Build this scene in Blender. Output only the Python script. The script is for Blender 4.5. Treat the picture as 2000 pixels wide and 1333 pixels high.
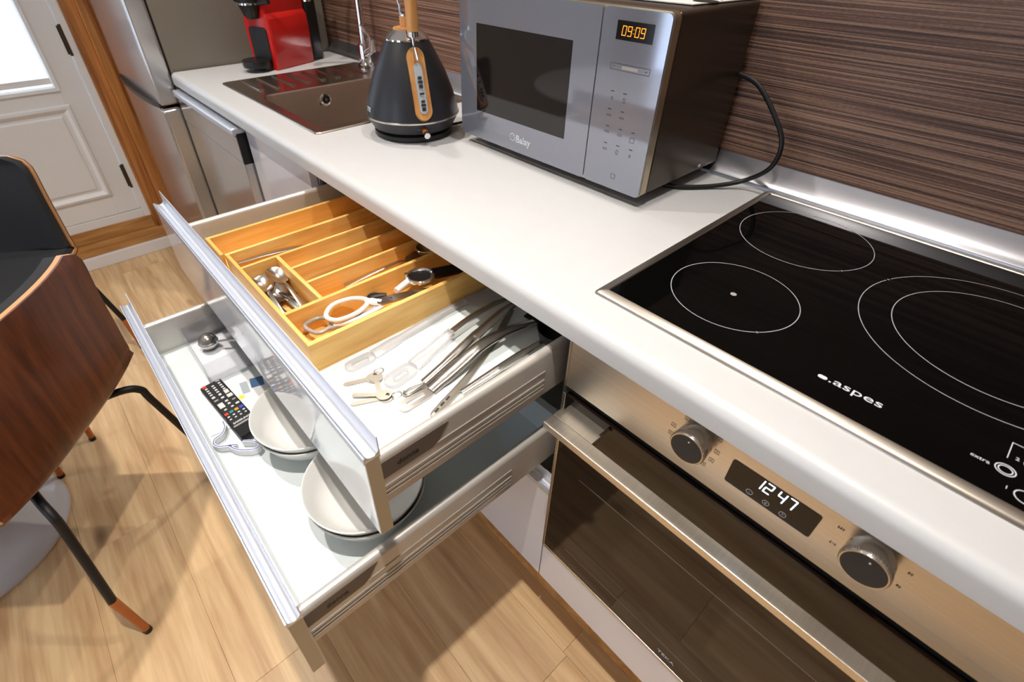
import bpy, bmesh, math, random
from mathutils import Vector, Matrix
random.seed(7)
for _o in list(bpy.data.objects): bpy.data.objects.remove(_o, do_unlink=True)
S = bpy.context.scene
C = S.collection
PI = math.pi

# ------------------------------------------------------------------ camera, sky, exposure
cd = bpy.data.cameras.new('camera'); cam = bpy.data.objects.new('camera', cd); C.objects.link(cam)
cam.location = (0.31914, -0.41655, 1.29192)
cam.rotation_euler = (0.906742, -0.00586, 0.84875)
cd.sensor_fit = 'HORIZONTAL'; cd.sensor_width = 36.0
cd.lens = 986.97 / 2000 * 36
cd.shift_x = 46.15 / 2000; cd.shift_y = -40.0 / 2000
cd.clip_start = 0.02; cd.clip_end = 60
cd.dof.use_dof = True; cd.dof.focus_distance = 0.85; cd.dof.aperture_fstop = 6.3
S.camera = cam

w = bpy.data.worlds.new('sky'); S.world = w; w.use_nodes = True
wb = w.node_tree.nodes['Background']
wb.inputs[0].default_value = (0.74, 0.86, 1.0, 1); wb.inputs[1].default_value = 4.4

S.view_settings.view_transform = 'Standard'
S.view_settings.look = 'None'
S.view_settings.gamma = 1.0
S.view_settings.use_curve_mapping = False
S.view_settings.exposure = 0.12

# ceiling spotlights: (x, y, watts)
CEIL = 2.45
SPOTS = [(0.12, -0.34, 116, 76, 'above the oven front'), (-0.16, 0.36, 43, 110, 'above the microwave'),
         (-1.28, 0.32, 40, 110, 'above the sink'), (-1.00, -0.50, 98, 120, 'above the chairs'),
         (-0.45, -1.95, 8, 110, 'in the middle of the room')]
LAMP_COL = (0.97, 0.91, 0.83)

# ------------------------------------------------------------------ mesh helpers
class MB:
    def __init__(s): s.v = []; s.f = []; s.bev = False
    def add(s, vs, fs):
        n = len(s.v); s.v += [tuple(q) for q in vs]; s.f += [tuple(i + n for i in f) for f in fs]; return s
    def box(s, x0, x1, y0, y1, z0, z1, r=0, seg=2):
        if r <= 0:
            return s.add([(x0,y0,z0),(x1,y0,z0),(x1,y1,z0),(x0,y1,z0),(x0,y0,z1),(x1,y0,z1),(x1,y1,z1),(x0,y1,z1)],
                         [(0,3,2,1),(4,5,6,7),(0,1,5,4),(1,2,6,5),(2,3,7,6),(3,0,4,7)])
        s.bev = True
        bm = bmesh.new(); bmesh.ops.create_cube(bm, size=1)
        for q in bm.verts:
            q.co = Vector(((x0+x1)/2 + q.co.x*(x1-x0), (y0+y1)/2 + q.co.y*(y1-y0), (z0+z1)/2 + q.co.z*(z1-z0)))
        bmesh.ops.bevel(bm, geom=list(bm.edges), offset=r, segments=seg, profile=0.5, affect='EDGES')
        bm.verts.index_update()
        s.add([q.co[:] for q in bm.verts], [[q.index for q in f.verts] for f in bm.faces]); bm.free(); return s
    def prism(s, pts, plane, a0, a1):
        n = len(pts)
        def P(p, a):
            return {'xy': (p[0], p[1], a), 'xz': (p[0], a, p[1]), 'yz': (a, p[0], p[1])}[plane]
        vs = [P(p, a0) for p in pts] + [P(p, a1) for p in pts]
        fs = [tuple(range(n))[::-1], tuple(range(n, 2*n))] + [(i, (i+1) % n, n+(i+1) % n, n+i) for i in range(n)]
        return s.add(vs, fs)
    def tube(s, path, r, n=10, flat=1.0, closed=False):
        pts = [Vector(p) for p in path]; m = len(pts)
        rs = r if isinstance(r, (list, tuple)) else [r]*m
        vs = []; prev = None
        for i, p in enumerate(pts):
            if closed: t = pts[(i+1) % m] - pts[i-1]
            else: t = pts[min(i+1, m-1)] - pts[max(i-1, 0)]
            t.normalize()
            if prev is None:
                up = Vector((0,0,1)) if abs(t.z) < .9 else Vector((0,1,0))
                a = t.cross(up).normalized()
            else:
                a = (prev - t*prev.dot(t)).normalized()
            prev = a; b = t.cross(a)
            for k in range(n):
                q = 2*PI*k/n
                vs.append(p + a*math.cos(q)*rs[i] + b*math.sin(q)*rs[i]*flat)
        fs = []
        for i in range(m if closed else m-1):
            j = (i+1) % m
            for k in range(n):
                l = (k+1) % n
                fs.append((i*n+k, i*n+l, j*n+l, j*n+k))
        if not closed: fs += [tuple(range(n))[::-1], tuple((m-1)*n+k for k in range(n))]
        return s.add(vs, fs)
    def lathe(s, prof, n=40, c=(0,0,0), axis='z', cap=True):
        vs = []; m = len(prof)
        for (r, z) in prof:
            for k in range(n):
                q = 2*PI*k/n; a, b = r*math.cos(q), r*math.sin(q)
                if axis == 'z': vs.append((c[0]+a, c[1]+b, c[2]+z))
                else: vs.append((c[0]+a, c[1]+z, c[2]+b))
        fs = [(i*n+k, i*n+(k+1) % n, (i+1)*n+(k+1) % n, (i+1)*n+k) for i in range(m-1) for k in range(n)]
        if cap: fs += [tuple(range(n))[::-1], tuple((m-1)*n+k for k in range(n))]
        return s.add(vs, fs)
    def loopstack(s, loops, closed=False, caps=False):
        n = len(loops[0]); m = len(loops); vs = [p for l in loops for p in l]
        fs = [(i*n+k, i*n+(k+1) % n, ((i+1) % m)*n+(k+1) % n, ((i+1) % m)*n+k) for i in range(m if closed else m-1) for k in range(n)]
        if caps: fs += [tuple(range(n))[::-1], tuple((m-1)*n+k for k in range(n))]
        return s.add(vs, fs)
    def ring(s, outer, inner, z0, z1):
        o0 = [(p[0],p[1],z0) for p in outer]; o1 = [(p[0],p[1],z1) for p in outer]
        i1 = [(p[0],p[1],z1) for p in inner]; i0 = [(p[0],p[1],z0) for p in inner]
        return s.loopstack([o0,o1,i1,i0], closed=True)
    def ribbon(s, path, widths, thick, crown=0.0):
        pts = [Vector(p) for p in path]; m = len(pts); vs = []
        for i, p in enumerate(pts):
            t = (pts[min(i+1,m-1)] - pts[max(i-1,0)]).normalized()
            a = Vector((t.y, -t.x, 0)).normalized(); b = a.cross(t).normalized()
            wd = widths[i]/2
            for (q, h) in ((-1,-.5),(-.55,-.5-crown),(.55,-.5-crown),(1,-.5),(1,.5),(.55,.5+crown),(-.55,.5+crown),(-1,.5)):
                vs.append(p + a*wd*q + b*thick*h*-1*(1 if b.z < 0 else -1))
        n = 8
        fs = [(i*n+k, i*n+(k+1) % n, (i+1)*n+(k+1) % n, (i+1)*n+k) for i in range(m-1) for k in range(n)]
        fs += [tuple(range(n))[::-1], tuple((m-1)*n+k for k in range(n))]
        return s.add(vs, fs)
    def xf(s, M):
        s.v = [tuple(M @ Vector(q)) for q in s.v]; return s

def circ(cx, cy, r, n=48, ry=None, a0=0.0, a1=2*PI):
    full = abs(a1-a0-2*PI) < 1e-6
    d = n if full else n-1
    return [(cx+r*math.cos(a0+(a1-a0)*k/d), cy+(ry or r)*math.sin(a0+(a1-a0)*k/d)) for k in range(n)]
def rrect(x0, x1, y0, y1, r, n=5):
    o = []
    for cx, cy, a in ((x1-r,y1-r,0),(x0+r,y1-r,PI/2),(x0+r,y0+r,PI),(x1-r,y0+r,1.5*PI)):
        for k in range(n+1): o.append((cx+r*math.cos(a+PI/2*k/n), cy+r*math.sin(a+PI/2*k/n)))
    return o
def cat(pts, sub=6):
    P = [Vector(p) for p in pts]; out = []
    for i in range(len(P)-1):
        a = P[max(i-1,0)]; b = P[i]; c = P[i+1]; d = P[min(i+2,len(P)-1)]
        for k in range(sub):
            t = k/sub
            out.append(0.5*((2*b)+(c-a)*t+(2*a-5*b+4*c-d)*t*t+(3*b-a-3*c+d)*t**3))
    out.append(P[-1]); return out

ORG = {}
def obj(name, mb, m, parent=None, smooth=35, local=None):
    me = bpy.data.meshes.new(name)
    o3 = ORG.get(parent.name, Vector((0,0,0))) if parent else Vector((0,0,0))
    me.from_pydata([tuple(Vector(q)-o3) for q in mb.v], [], mb.f); me.update()
    bm = bmesh.new(); bm.from_mesh(me)
    bmesh.ops.recalc_face_normals(bm, faces=list(bm.faces))
    lim = math.radians(smooth)
    for e in bm.edges:
        if len(e.link_faces) == 2 and e.calc_face_angle(0) > lim: e.smooth = False
    for f in bm.faces: f.smooth = True
    bm.to_mesh(me); bm.free()
    me.materials.append(m)
    o = bpy.data.objects.new(name, me); C.objects.link(o)
    if mb.bev:
        wn_ = o.modifiers.new('weighted_normals', 'WEIGHTED_NORMAL'); wn_.keep_sharp = True; wn_.weight = 100
    if parent: o.parent = parent; ORG[o.name] = o3
    return o
def thing(name, label, cat_, loc=(0,0,0), rz=0, group=None, local=False, rot=None):
    o = bpy.data.objects.new(name, None); C.objects.link(o); o.empty_display_size = .05
    o.location = loc; o.rotation_euler = rot if rot else (0,0,rz)
    o['label'] = label; o['category'] = cat_
    if group: o['group'] = group
    ORG[o.name] = Vector((0,0,0)) if local else Vector(loc)
    return o
def tag(o, label, cat_, group=None):
    o['label'] = label; o['category'] = cat_
    if group: o['group'] = group
    return o
def struct(o): o['kind'] = 'structure'; return o
def dup(root, loc, rot, label=None):
    r = root.copy(); C.objects.link(r); r.location = loc; r.rotation_euler = rot
    if label: r['label'] = label
    for ch in list(root.children):
        c = ch.copy(); C.objects.link(c); c.parent = r
        for g in list(ch.children):
            d = g.copy(); C.objects.link(d); d.parent = c
    return r
def text(name, s, size, loc, rot, m, parent=None, ext=0.0002, align='CENTER', sx=1.0, bold=0.0):
    cu = bpy.data.curves.new('t', 'FONT'); cu.body = s; cu.size = size; cu.extrude = ext
    cu.align_x = align; cu.align_y = 'CENTER'; cu.offset = bold; cu.resolution_u = 3
    t = bpy.data.objects.new('t', cu); C.objects.link(t)
    dg = bpy.context.evaluated_depsgraph_get(); dg.update()
    me = bpy.data.meshes.new_from_object(t.evaluated_get(dg))
    bpy.data.objects.remove(t, do_unlink=True); bpy.data.curves.remove(cu)
    from mathutils import Euler
    M = Matrix.Translation(loc) @ Euler(rot).to_matrix().to_4x4() @ Matrix.Diagonal((sx,1,1,1))
    o3 = ORG.get(parent.name, Vector((0,0,0))) if parent else Vector((0,0,0))
    me.transform(Matrix.Translation(-o3) @ M); me.name = name
    me.materials.clear(); me.materials.append(m)
    o = bpy.data.objects.new(name, me); C.objects.link(o)
    if parent: o.parent = parent; ORG[o.name] = o3
    return o
FRONT = (PI/2, 0, 0); SIDE = (PI/2, 0, PI/2)
SEG = {'0':'abcdef','1':'bc','2':'abged','4':'fgbc','7':'abc','9':'abcdfg','5':'afgcd'}
def seg7(mb, s, x, z, y, h, wd, gap, t, slant=0.0):
    for ch in s:
        if ch == ':':
            for zz in (.3, .68): mb.box(x+slant*h*zz, x+t+slant*h*zz, y-.0002, y, z+h*zz, z+h*zz+t)
            x += t + gap; continue
        e = t*0.35
        R = {'a':(e,wd-e,h-t,h),'g':(e,wd-e,h/2-t/2,h/2+t/2),'d':(e,wd-e,0,t),'b':(wd-t,wd,h/2+e,h-e),'c':(wd-t,wd,e,h/2-e),'f':(0,t,h/2+e,h-e),'e':(0,t,e,h/2-e)}
        for q in SEG[ch]:
            a, b, c, d = R[q]
            mb.prism([(x+a+slant*c, z+c),(x+b+slant*c, z+c),(x+b+slant*d, z+d),(x+a+slant*d, z+d)], 'xz', y-.0002, y)
        x += wd + gap
    return mb

# ------------------------------------------------------------------ materials
def lin(h):
    h = h.lstrip('#'); c = [int(h[i:i+2],16)/255 for i in (0,2,4)]
    return tuple((q/12.92 if q <= .04045 else ((q+.055)/1.055)**2.4) for q in c) + (1,)
def mat(name, col, rough=.5, metal=0, coat=0, noise=0.0, nscale=(8,8,8), bump=0.0, bscale=(200,200,200), emit=None, trans=0, ior=1.45, rvar=0.0, spec=.5, alpha=1):
    m = bpy.data.materials.new(name); m.use_nodes = True
    nt = m.node_tree; b = nt.nodes['Principled BSDF']; L = nt.links.new
    c = lin(col) if isinstance(col, str) else col
    b.inputs['Base Color'].default_value = c; b.inputs['Roughness'].default_value = rough
    b.inputs['Metallic'].default_value = metal; b.inputs['Coat Weight'].default_value = coat
    b.inputs['Coat Roughness'].default_value = .05; b.inputs['IOR'].default_value = ior
    b.inputs['Specular IOR Level'].default_value = spec
    b.inputs['Transmission Weight'].default_value = trans
    tc = nt.nodes.new('ShaderNodeTexCoord')
    def nz(scale, det=3):
        mp = nt.nodes.new('ShaderNodeMapping'); mp.inputs['Scale'].default_value = scale; L(tc.outputs['Object'], mp.inputs[0])
        n = nt.nodes.new('ShaderNodeTexNoise'); n.inputs['Scale'].default_value = 1; n.inputs['Detail'].default_value = det
        L(mp.outputs[0], n.inputs['Vector']); return n
    n = nz(nscale)
    if noise >= 0:
        rmp = nt.nodes.new('ShaderNodeValToRGB'); k = max(noise, .01)
        rmp.color_ramp.elements[0].position = .3; rmp.color_ramp.elements[1].position = .7
        rmp.color_ramp.elements[0].color = tuple(q*(1-k) for q in c[:3])+(1,); rmp.color_ramp.elements[1].color = tuple(min(1,q*(1+k*.6)) for q in c[:3])+(1,)
        L(n.outputs['Fac'], rmp.inputs[0]); L(rmp.outputs[0], b.inputs['Base Color'])
    if rvar:
        mr = nt.nodes.new('ShaderNodeMapRange'); mr.inputs['To Min'].default_value = max(0,rough-rvar); mr.inputs['To Max'].default_value = rough+rvar
        L(n.outputs['Fac'], mr.inputs['Value']); L(mr.outputs[0], b.inputs['Roughness'])
    if bump:
        bn = nz(bscale); bp = nt.nodes.new('ShaderNodeBump'); bp.inputs['Strength'].default_value = bump; bp.inputs['Distance'].default_value = .001
        L(bn.outputs['Fac'], bp.inputs['Height']); L(bp.outputs[0], b.inputs['Normal'])
    if emit:
        b.inputs['Emission Color'].default_value = lin(emit[0]); b.inputs['Emission Strength'].default_value = emit[1]
    return m
def wood(name, dark, light, scale=(2,30,30), rough=.45, bump=.15, rand=0.0, knots=False, coat=0.0):
    m = bpy.data.materials.new(name); m.use_nodes = True; nt = m.node_tree; b = nt.nodes['Principled BSDF']; L = nt.links.new
    N = nt.nodes.new
    tc = N('ShaderNodeTexCoord'); vec = tc.outputs['Object']
    oi = N('ShaderNodeObjectInfo')
    ad = N('ShaderNodeVectorMath'); ad.operation = 'ADD'; L(vec, ad.inputs[0])
    mu = N('ShaderNodeVectorMath'); mu.operation = 'SCALE'; mu.inputs[0].default_value = (7.3, 3.1, 5.7); L(oi.outputs['Random'], mu.inputs['Scale'])
    L(mu.outputs[0], ad.inputs[1])
    mp = N('ShaderNodeMapping'); mp.inputs['Scale'].default_value = scale; L(ad.outputs[0], mp.inputs[0])
    n1 = N('ShaderNodeTexNoise'); n1.inputs['Scale'].default_value = 1; n1.inputs['Detail'].default_value = 6; n1.inputs['Distortion'].default_value = .8; L(mp.outputs[0], n1.inputs['Vector'])
    mp2 = N('ShaderNodeMapping'); mp2.inputs['Scale'].default_value = tuple(q*4 for q in scale); L(ad.outputs[0], mp2.inputs[0])
    n2 = N('ShaderNodeTexNoise'); n2.inputs['Scale'].default_value = 1; n2.inputs['Detail'].default_value = 4; L(mp2.outputs[0], n2.inputs['Vector'])
    mx = N('ShaderNodeMath'); mx.operation = 'MULTIPLY_ADD'; L(n2.outputs['Fac'], mx.inputs[0]); mx.inputs[1].default_value = .45; L(n1.outputs['Fac'], mx.inputs[2])
    r = N('ShaderNodeValToRGB'); r.color_ramp.elements[0].position = .48; r.color_ramp.elements[1].position = .9
    r.color_ramp.elements[0].color = lin(dark); r.color_ramp.elements[1].color = lin(light); L(mx.outputs[0], r.inputs[0])
    out = r.outputs[0]
    if knots:
        v = N('ShaderNodeTexVoronoi'); v.inputs['Scale'].default_value = 1
        mk = N('ShaderNodeMapping'); mk.inputs['Scale'].default_value = (2.6, 6.5, 1); L(ad.outputs[0], mk.inputs[0]); L(mk.outputs[0], v.inputs['Vector'])
        kr = N('ShaderNodeValToRGB'); kr.color_ramp.elements[0].position = .03; kr.color_ramp.elements[1].position = .13
        kr.color_ramp.elements[0].color = (.32,.26,.22,1); kr.color_ramp.elements[1].color = (1,1,1,1); L(v.outputs['Distance'], kr.inputs[0])
        mm = N('ShaderNodeMix'); mm.data_type = 'RGBA'; mm.blend_type = 'MULTIPLY'; mm.inputs['Factor'].default_value = .8
        L(out, mm.inputs[6]); L(kr.outputs[0], mm.inputs[7]); out = mm.outputs[2]
    if rand:
        hs = N('ShaderNodeHueSaturation'); mr = N('ShaderNodeMapRange'); mr.inputs['To Min'].default_value = 1-rand; mr.inputs['To Max'].default_value = 1+rand
        L(oi.outputs['Random'], mr.inputs['Value']); L(mr.outputs[0], hs.inputs['Value']); L(out, hs.inputs['Color']); out = hs.outputs[0]
    L(out, b.inputs['Base Color'])
    b.inputs['Roughness'].default_value = rough; b.inputs['Coat Weight'].default_value = coat; b.inputs['Coat Roughness'].default_value = .1
    if bump:
        bp = N('ShaderNodeBump'); bp.inputs['Strength'].default_value = bump; bp.inputs['Distance'].default_value = .001; L(mx.outputs[0], bp.inputs['Height']); L(bp.outputs[0], b.inputs['Normal'])
    return m
def weave():
    m = bpy.data.materials.new('woven_wallcovering'); m.use_nodes = True; nt = m.node_tree; b = nt.nodes['Principled BSDF']; L = nt.links.new; N = nt.nodes.new
    tc = N('ShaderNodeTexCoord')
    def nz(sc, d=2):
        mp = N('ShaderNodeMapping'); mp.inputs['Scale'].default_value = sc; L(tc.outputs['Object'], mp.inputs[0])
        n = N('ShaderNodeTexNoise'); n.inputs['Scale'].default_value = 1; n.inputs['Detail'].default_value = d; L(mp.outputs[0], n.inputs['Vector']); return n.outputs['Fac']
    a = nz((2.6, 2.6, 460), 1); c = nz((1.0, 1.0, 90), 2); d = nz((160, 160, 500), 1)
    s1 = N('ShaderNodeMath'); s1.operation = 'MULTIPLY_ADD'; L(c, s1.inputs[0]); s1.inputs[1].default_value = .12; L(a, s1.inputs[2])
    s2 = N('ShaderNodeMath'); s2.operation = 'MULTIPLY_ADD'; L(d, s2.inputs[0]); s2.inputs[1].default_value = .2; L(s1.outputs[0], s2.inputs[2])
    r = N('ShaderNodeValToRGB'); e = r.color_ramp.elements
    e[0].position = .48; e[0].color = lin('#402c23'); e[1].position = .84; e[1].color = lin('#9a7862')
    q = r.color_ramp.elements.new(.65); q.color = lin('#6f4d3e')
    L(s2.outputs[0], r.inputs[0]); L(r.outputs[0], b.inputs['Base Color']); b.inputs['Roughness'].default_value = .55
    bp = N('ShaderNodeBump'); bp.inputs['Strength'].default_value = .5; bp.inputs['Distance'].default_value = .0015; L(s2.outputs[0], bp.inputs['Height']); L(bp.outputs[0], b.inputs['Normal'])
    return m
M = {}
M['worktop'] = mat('white_laminate', '#bfbfc0', .38, noise=.015, nscale=(30,30,30))
M['gloss'] = mat('white_gloss_lacquer', '#dedce0', .2, coat=1.0)
M['edge'] = mat('cream_edge_band', '#cdbb9c', .4)
M['melamine'] = mat('grey_melamine', '#b9b2aa', .5)
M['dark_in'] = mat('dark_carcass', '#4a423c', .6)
M['alu'] = mat('satin_aluminium', '#d9dde6', .38, .7)
M['strip'] = mat('grey_aluminium_upstand', '#bcbcc2', .34, 1)
M['rail'] = mat('painted_steel_rail', '#cbc6c0', .32, .35)
M['badge'] = mat('grey_badge', '#6b6058', .5)
M['ink'] = mat('dark_print', '#2a2624', .6)
M['drawer_floor'] = mat('pale_drawer_base', '#dde5e6', .45)
M['steel'] = mat('brushed_steel', '#cfc7bb', .34, 1, noise=.05, nscale=(2,400,400), bump=.04, bscale=(3,900,900), rvar=.05)
M['steel_bar'] = mat('brushed_steel_bar', '#d6cfc4', .33, 1, noise=.06, nscale=(300,8,300), bump=.05, bscale=(900,12,900))
M['steel_plain'] = mat('polished_steel', '#cfc9c2', .2, 1, noise=.02)
M['sink'] = mat('satin_sink_steel', '#b9aea2', .25, 1, noise=.01)
M['chrome'] = mat('chrome', '#e6e6e8', .07, 1)
M['fridge'] = mat('silver_fridge_steel', '#c6c4c3', .18, .75, noise=.02, nscale=(200,200,2))
M['fridge_side'] = mat('grey_fridge_side', '#7c756a', .42, .2)
M['black'] = mat('black_plastic', '#141414', .35)
M['blackmatte'] = mat('matte_black', '#1e1e20', .48, bump=.05, bscale=(900,900,900))
M['rubber'] = mat('black_rubber', '#121214', .5)
M['hob'] = mat('black_ceramic_glass', '#050505', .05, spec=.16)
M['hobframe'] = mat('hob_steel_frame', '#b9b0a5', .34, 1, noise=.04, nscale=(3,3,3), rvar=.03)
M['print'] = mat('pale_print', '#c9cdd2', .5)
M['ringprint'] = mat('grey_ring_print', '#a4a8ad', .5)
M['ovenglass'] = mat('dark_oven_glass', '#160d09', .03, spec=.5)
M['mwfront'] = mat('silver_mirror_glass', '#8f919c', .07, .55, coat=.6)
M['mwwin'] = mat('dark_microwave_window', '#17110f', .05, spec=.7)
M['mwside'] = mat('microwave_side_reflection_tone', '#4b4036', .22, .5)  # base darkened to brown to carry the dark reflections on the casing
M['mwtrim'] = mat('champagne_trim', '#b9ab92', .25, .9)
M['display'] = mat('black_display', '#0d0a08', .12)
M['amber'] = mat('amber_digit', '#ff9a20', .5, emit=('#ff8a10', 1.6))
M['bluedigit'] = mat('pale_blue_digit', '#dff0ff', .5, emit=('#cfe6ff', 3.0))
M['bamboo'] = wood('bamboo', '#d99a44', '#f2c678', (3, 28, 28), .42, .08, rand=.05)
M['bamboo_x'] = wood('bamboo_cross', '#d99a44', '#f2c678', (28, 3, 28), .42, .08, rand=.05)
M['oak'] = wood('oak_laminate', '#bd9266', '#e7c494', (1.6, 22, 22), .42, .1, rand=.07, knots=True)
M['subfloor'] = mat('subfloor', '#6d5138', .7)
M['pine'] = wood('varnished_pine', '#7d3f14', '#cf8a48', (34, 34, 1.8), .35, .1, coat=.2)
M['pine_y'] = wood('varnished_pine_sill', '#9a6430', '#cf9a5c', (26, 2.2, 26), .4, .1)
M['walnut'] = wood('walnut_veneer', '#47200d', '#743d1d', (34, 34, 2.6), .33, .05, coat=.15)
M['ply'] = mat('pale_ply_edge', '#d29a63', .4)
M['copperwood'] = mat('copper_wood_tip', '#b4652c', .38, noise=.1, nscale=(60,60,6))
M['handlewood'] = wood('beech_handle', '#ad7038', '#cc9558', (40, 40, 4), .4, .03)
M['fabric'] = mat('charcoal_fabric', '#2b2c2f', .85, noise=.12, nscale=(300,300,300), bump=.25, bscale=(1400,1400,1400))
M['white_paint'] = mat('white_paint', '#f0eeec', .4)
M['wall_paint'] = mat('plaster_white', '#ddd8d0', .8)
M['ceil_paint'] = mat('ceiling_white', '#ece9e4', .85)
M['wall'] = weave()
M['brass'] = mat('aged_hinge', '#4a3a28', .45, .6)
M['ceramic'] = mat('white_ceramic', '#f0efec', .22, coat=.3)
M['red'] = mat('red_gloss_plastic', '#c01712', .2, coat=.4)
M['kettle'] = mat('kettle_matte_black', '#26262a', .38)
M['paper'] = mat('white_paper', '#eceae8', .7)
M['bluep'] = mat('blue_print', '#4a6f9c', .6)
M['greyp'] = mat('grey_print', '#a9b0b8', .6)
M['yellowp'] = mat('yellow_print', '#e6dc5a', .6)
M['redbtn'] = mat('red_button', '#d8432e', .5)
M['tealbtn'] = mat('teal_button', '#1f8f8c', .5)
M['orangebtn'] = mat('orange_button', '#d99a3a', .5)
M['bluebtn'] = mat('blue_button', '#3d50c8', .5)
M['graybtn'] = mat('white_button', '#d8d6d2', .5)
M['cloth'] = mat('white_cloth', '#e9e9ee', .8)
M['blueline'] = mat('blue_thread', '#4d5aa8', .7)
M['whiteplastic'] = mat('white_plastic', '#efece8', .3)
M['greyplastic'] = mat('warm_grey_plastic', '#9c958f', .35)
M['keymetal'] = mat('nickel_key', '#b7b0a4', .3, 1)
M['table'] = mat('white_lacquer_table', '#d9d6d6', .2, coat=.3)
def translucent(name, col, k):
    m = bpy.data.materials.new(name); m.use_nodes = True; nt = m.node_tree; nt.nodes.clear(); N = nt.nodes.new
    o = N('ShaderNodeOutputMaterial'); a = N('ShaderNodeBsdfDiffuse'); t = N('ShaderNodeBsdfTranslucent'); x = N('ShaderNodeMixShader')
    tc = N('ShaderNodeTexCoord'); n = N('ShaderNodeTexNoise'); n.inputs['Scale'].default_value = 60; nt.links.new(tc.outputs['Object'], n.inputs['Vector'])
    r = N('ShaderNodeValToRGB'); c = lin(col); r.color_ramp.elements[0].color = tuple(q*.95 for q in c[:3])+(1,); r.color_ramp.elements[1].color = c
    nt.links.new(n.outputs['Fac'], r.inputs[0]); nt.links.new(r.outputs[0], a.inputs[0]); nt.links.new(r.outputs[0], t.inputs[0])
    x.inputs[0].default_value = k; nt.links.new(a.outputs[0], x.inputs[1]); nt.links.new(t.outputs[0], x.inputs[2]); nt.links.new(x.outputs[0], o.inputs[0]); return m
M['blind'] = translucent('white_blind_fabric', '#fafbfd', .9)
def glass(name):
    m = bpy.data.materials.new(name); m.use_nodes = True; nt = m.node_tree; nt.nodes.clear(); N = nt.nodes.new
    o = N('ShaderNodeOutputMaterial'); t = N('ShaderNodeBsdfTransparent'); g = N('ShaderNodeBsdfGlossy'); x = N('ShaderNodeMixShader'); f = N('ShaderNodeFresnel')
    g.inputs['Roughness'].default_value = .02; f.inputs[0].default_value = 1.4; t.inputs[0].default_value = (.97,.98,1,1)
    nt.links.new(f.outputs[0], x.inputs[0]); nt.links.new(t.outputs[0], x.inputs[1]); nt.links.new(g.outputs[0], x.inputs[2]); nt.links.new(x.outputs[0], o.inputs[0]); return m
M['pane'] = glass('window_glass')
def thin_plastic(name, k, col=(.66, .65, .66, 1)):
    m = bpy.data.materials.new(name); m.use_nodes = True; nt = m.node_tree; nt.nodes.clear(); N = nt.nodes.new; L = nt.links.new
    o = N('ShaderNodeOutputMaterial'); t = N('ShaderNodeBsdfTransparent'); p = N('ShaderNodeBsdfPrincipled'); x = N('ShaderNodeMixShader'); lw = N('ShaderNodeLayerWeight'); mr = N('ShaderNodeMapRange')
    tc = N('ShaderNodeTexCoord'); n = N('ShaderNodeTexNoise'); n.inputs['Scale'].default_value = 90; L(tc.outputs['Object'], n.inputs['Vector'])
    r2 = N('ShaderNodeMapRange'); r2.inputs['To Min'].default_value = .04; r2.inputs['To Max'].default_value = .12; L(n.outputs['Fac'], r2.inputs['Value']); L(r2.outputs[0], p.inputs['Roughness'])
    p.inputs['Base Color'].default_value = col; p.inputs['Coat Weight'].default_value = .5
    lw.inputs['Blend'].default_value = .35; mr.inputs['To Min'].default_value = k; mr.inputs['To Max'].default_value = .75
    L(lw.outputs['Fresnel'], mr.inputs['Value']); L(mr.outputs[0], x.inputs[0]); L(t.outputs[0], x.inputs[1]); L(p.outputs[0], x.inputs[2]); L(x.outputs[0], o.inputs[0]); t.inputs[0].default_value = (.96,.96,.97,1); return m
M['clear'] = thin_plastic('clear_plastic_thin', .24)
M['acrylic'] = thin_plastic('clear_acrylic', .03, (.85, .85, .88, 1))

# ------------------------------------------------------------------ room shell
XL, XR, YF, YB = -2.47, 1.75, -3.0, 0.60
WT = .14
floor = struct(obj('floor', MB().box(XL-.1, XR+.1, YF-.1, YB+.1, -.06, -.011), M['subfloor']))
PW, PL, G = .192, 1.285, .00025
row = 0; y = .005 - PW*16
while y < YB:
    x = .118 + (row*0.437 % 1)*PL - PL*4 if row != 15 else .118 - PL*4
    while x < XR:
        x0, x1 = max(x+G, XL), min(x+PL-G, XR); y0, y1 = max(y+G, YF), min(y+PW-G, YB)
        if x1-x0 > .02 and y1-y0 > .02:
            c = .0006
            mb = MB().loopstack([[(x0,y0,-.011),(x1,y0,-.011),(x1,y1,-.011),(x0,y1,-.011)], [(x0,y0,-c*.6),(x1,y0,-c*.6),(x1,y1,-c*.6),(x0,y1,-c*.6)], [(x0+c,y0+c,0),(x1-c,y0+c,0),(x1-c,y1-c,0),(x0+c,y1-c,0)]], caps=True)
            obj('plank', mb, M['oak'], floor, smooth=10)
        x += PL
    row += 1; y += PW
struct(obj('ceiling', MB().box(XL-.1, XR+.1, YF-.1, YB+.1, CEIL, CEIL+.1), M['ceil_paint']))
struct(obj('wall_back', MB().box(XL-.1, XR+.1, YB, YB+WT, -.01, CEIL), M['wall']))
struct(obj('wall_right', MB().box(XR, XR+WT, YF-.1, YB, -.01, CEIL), M['wall_paint']))
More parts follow.
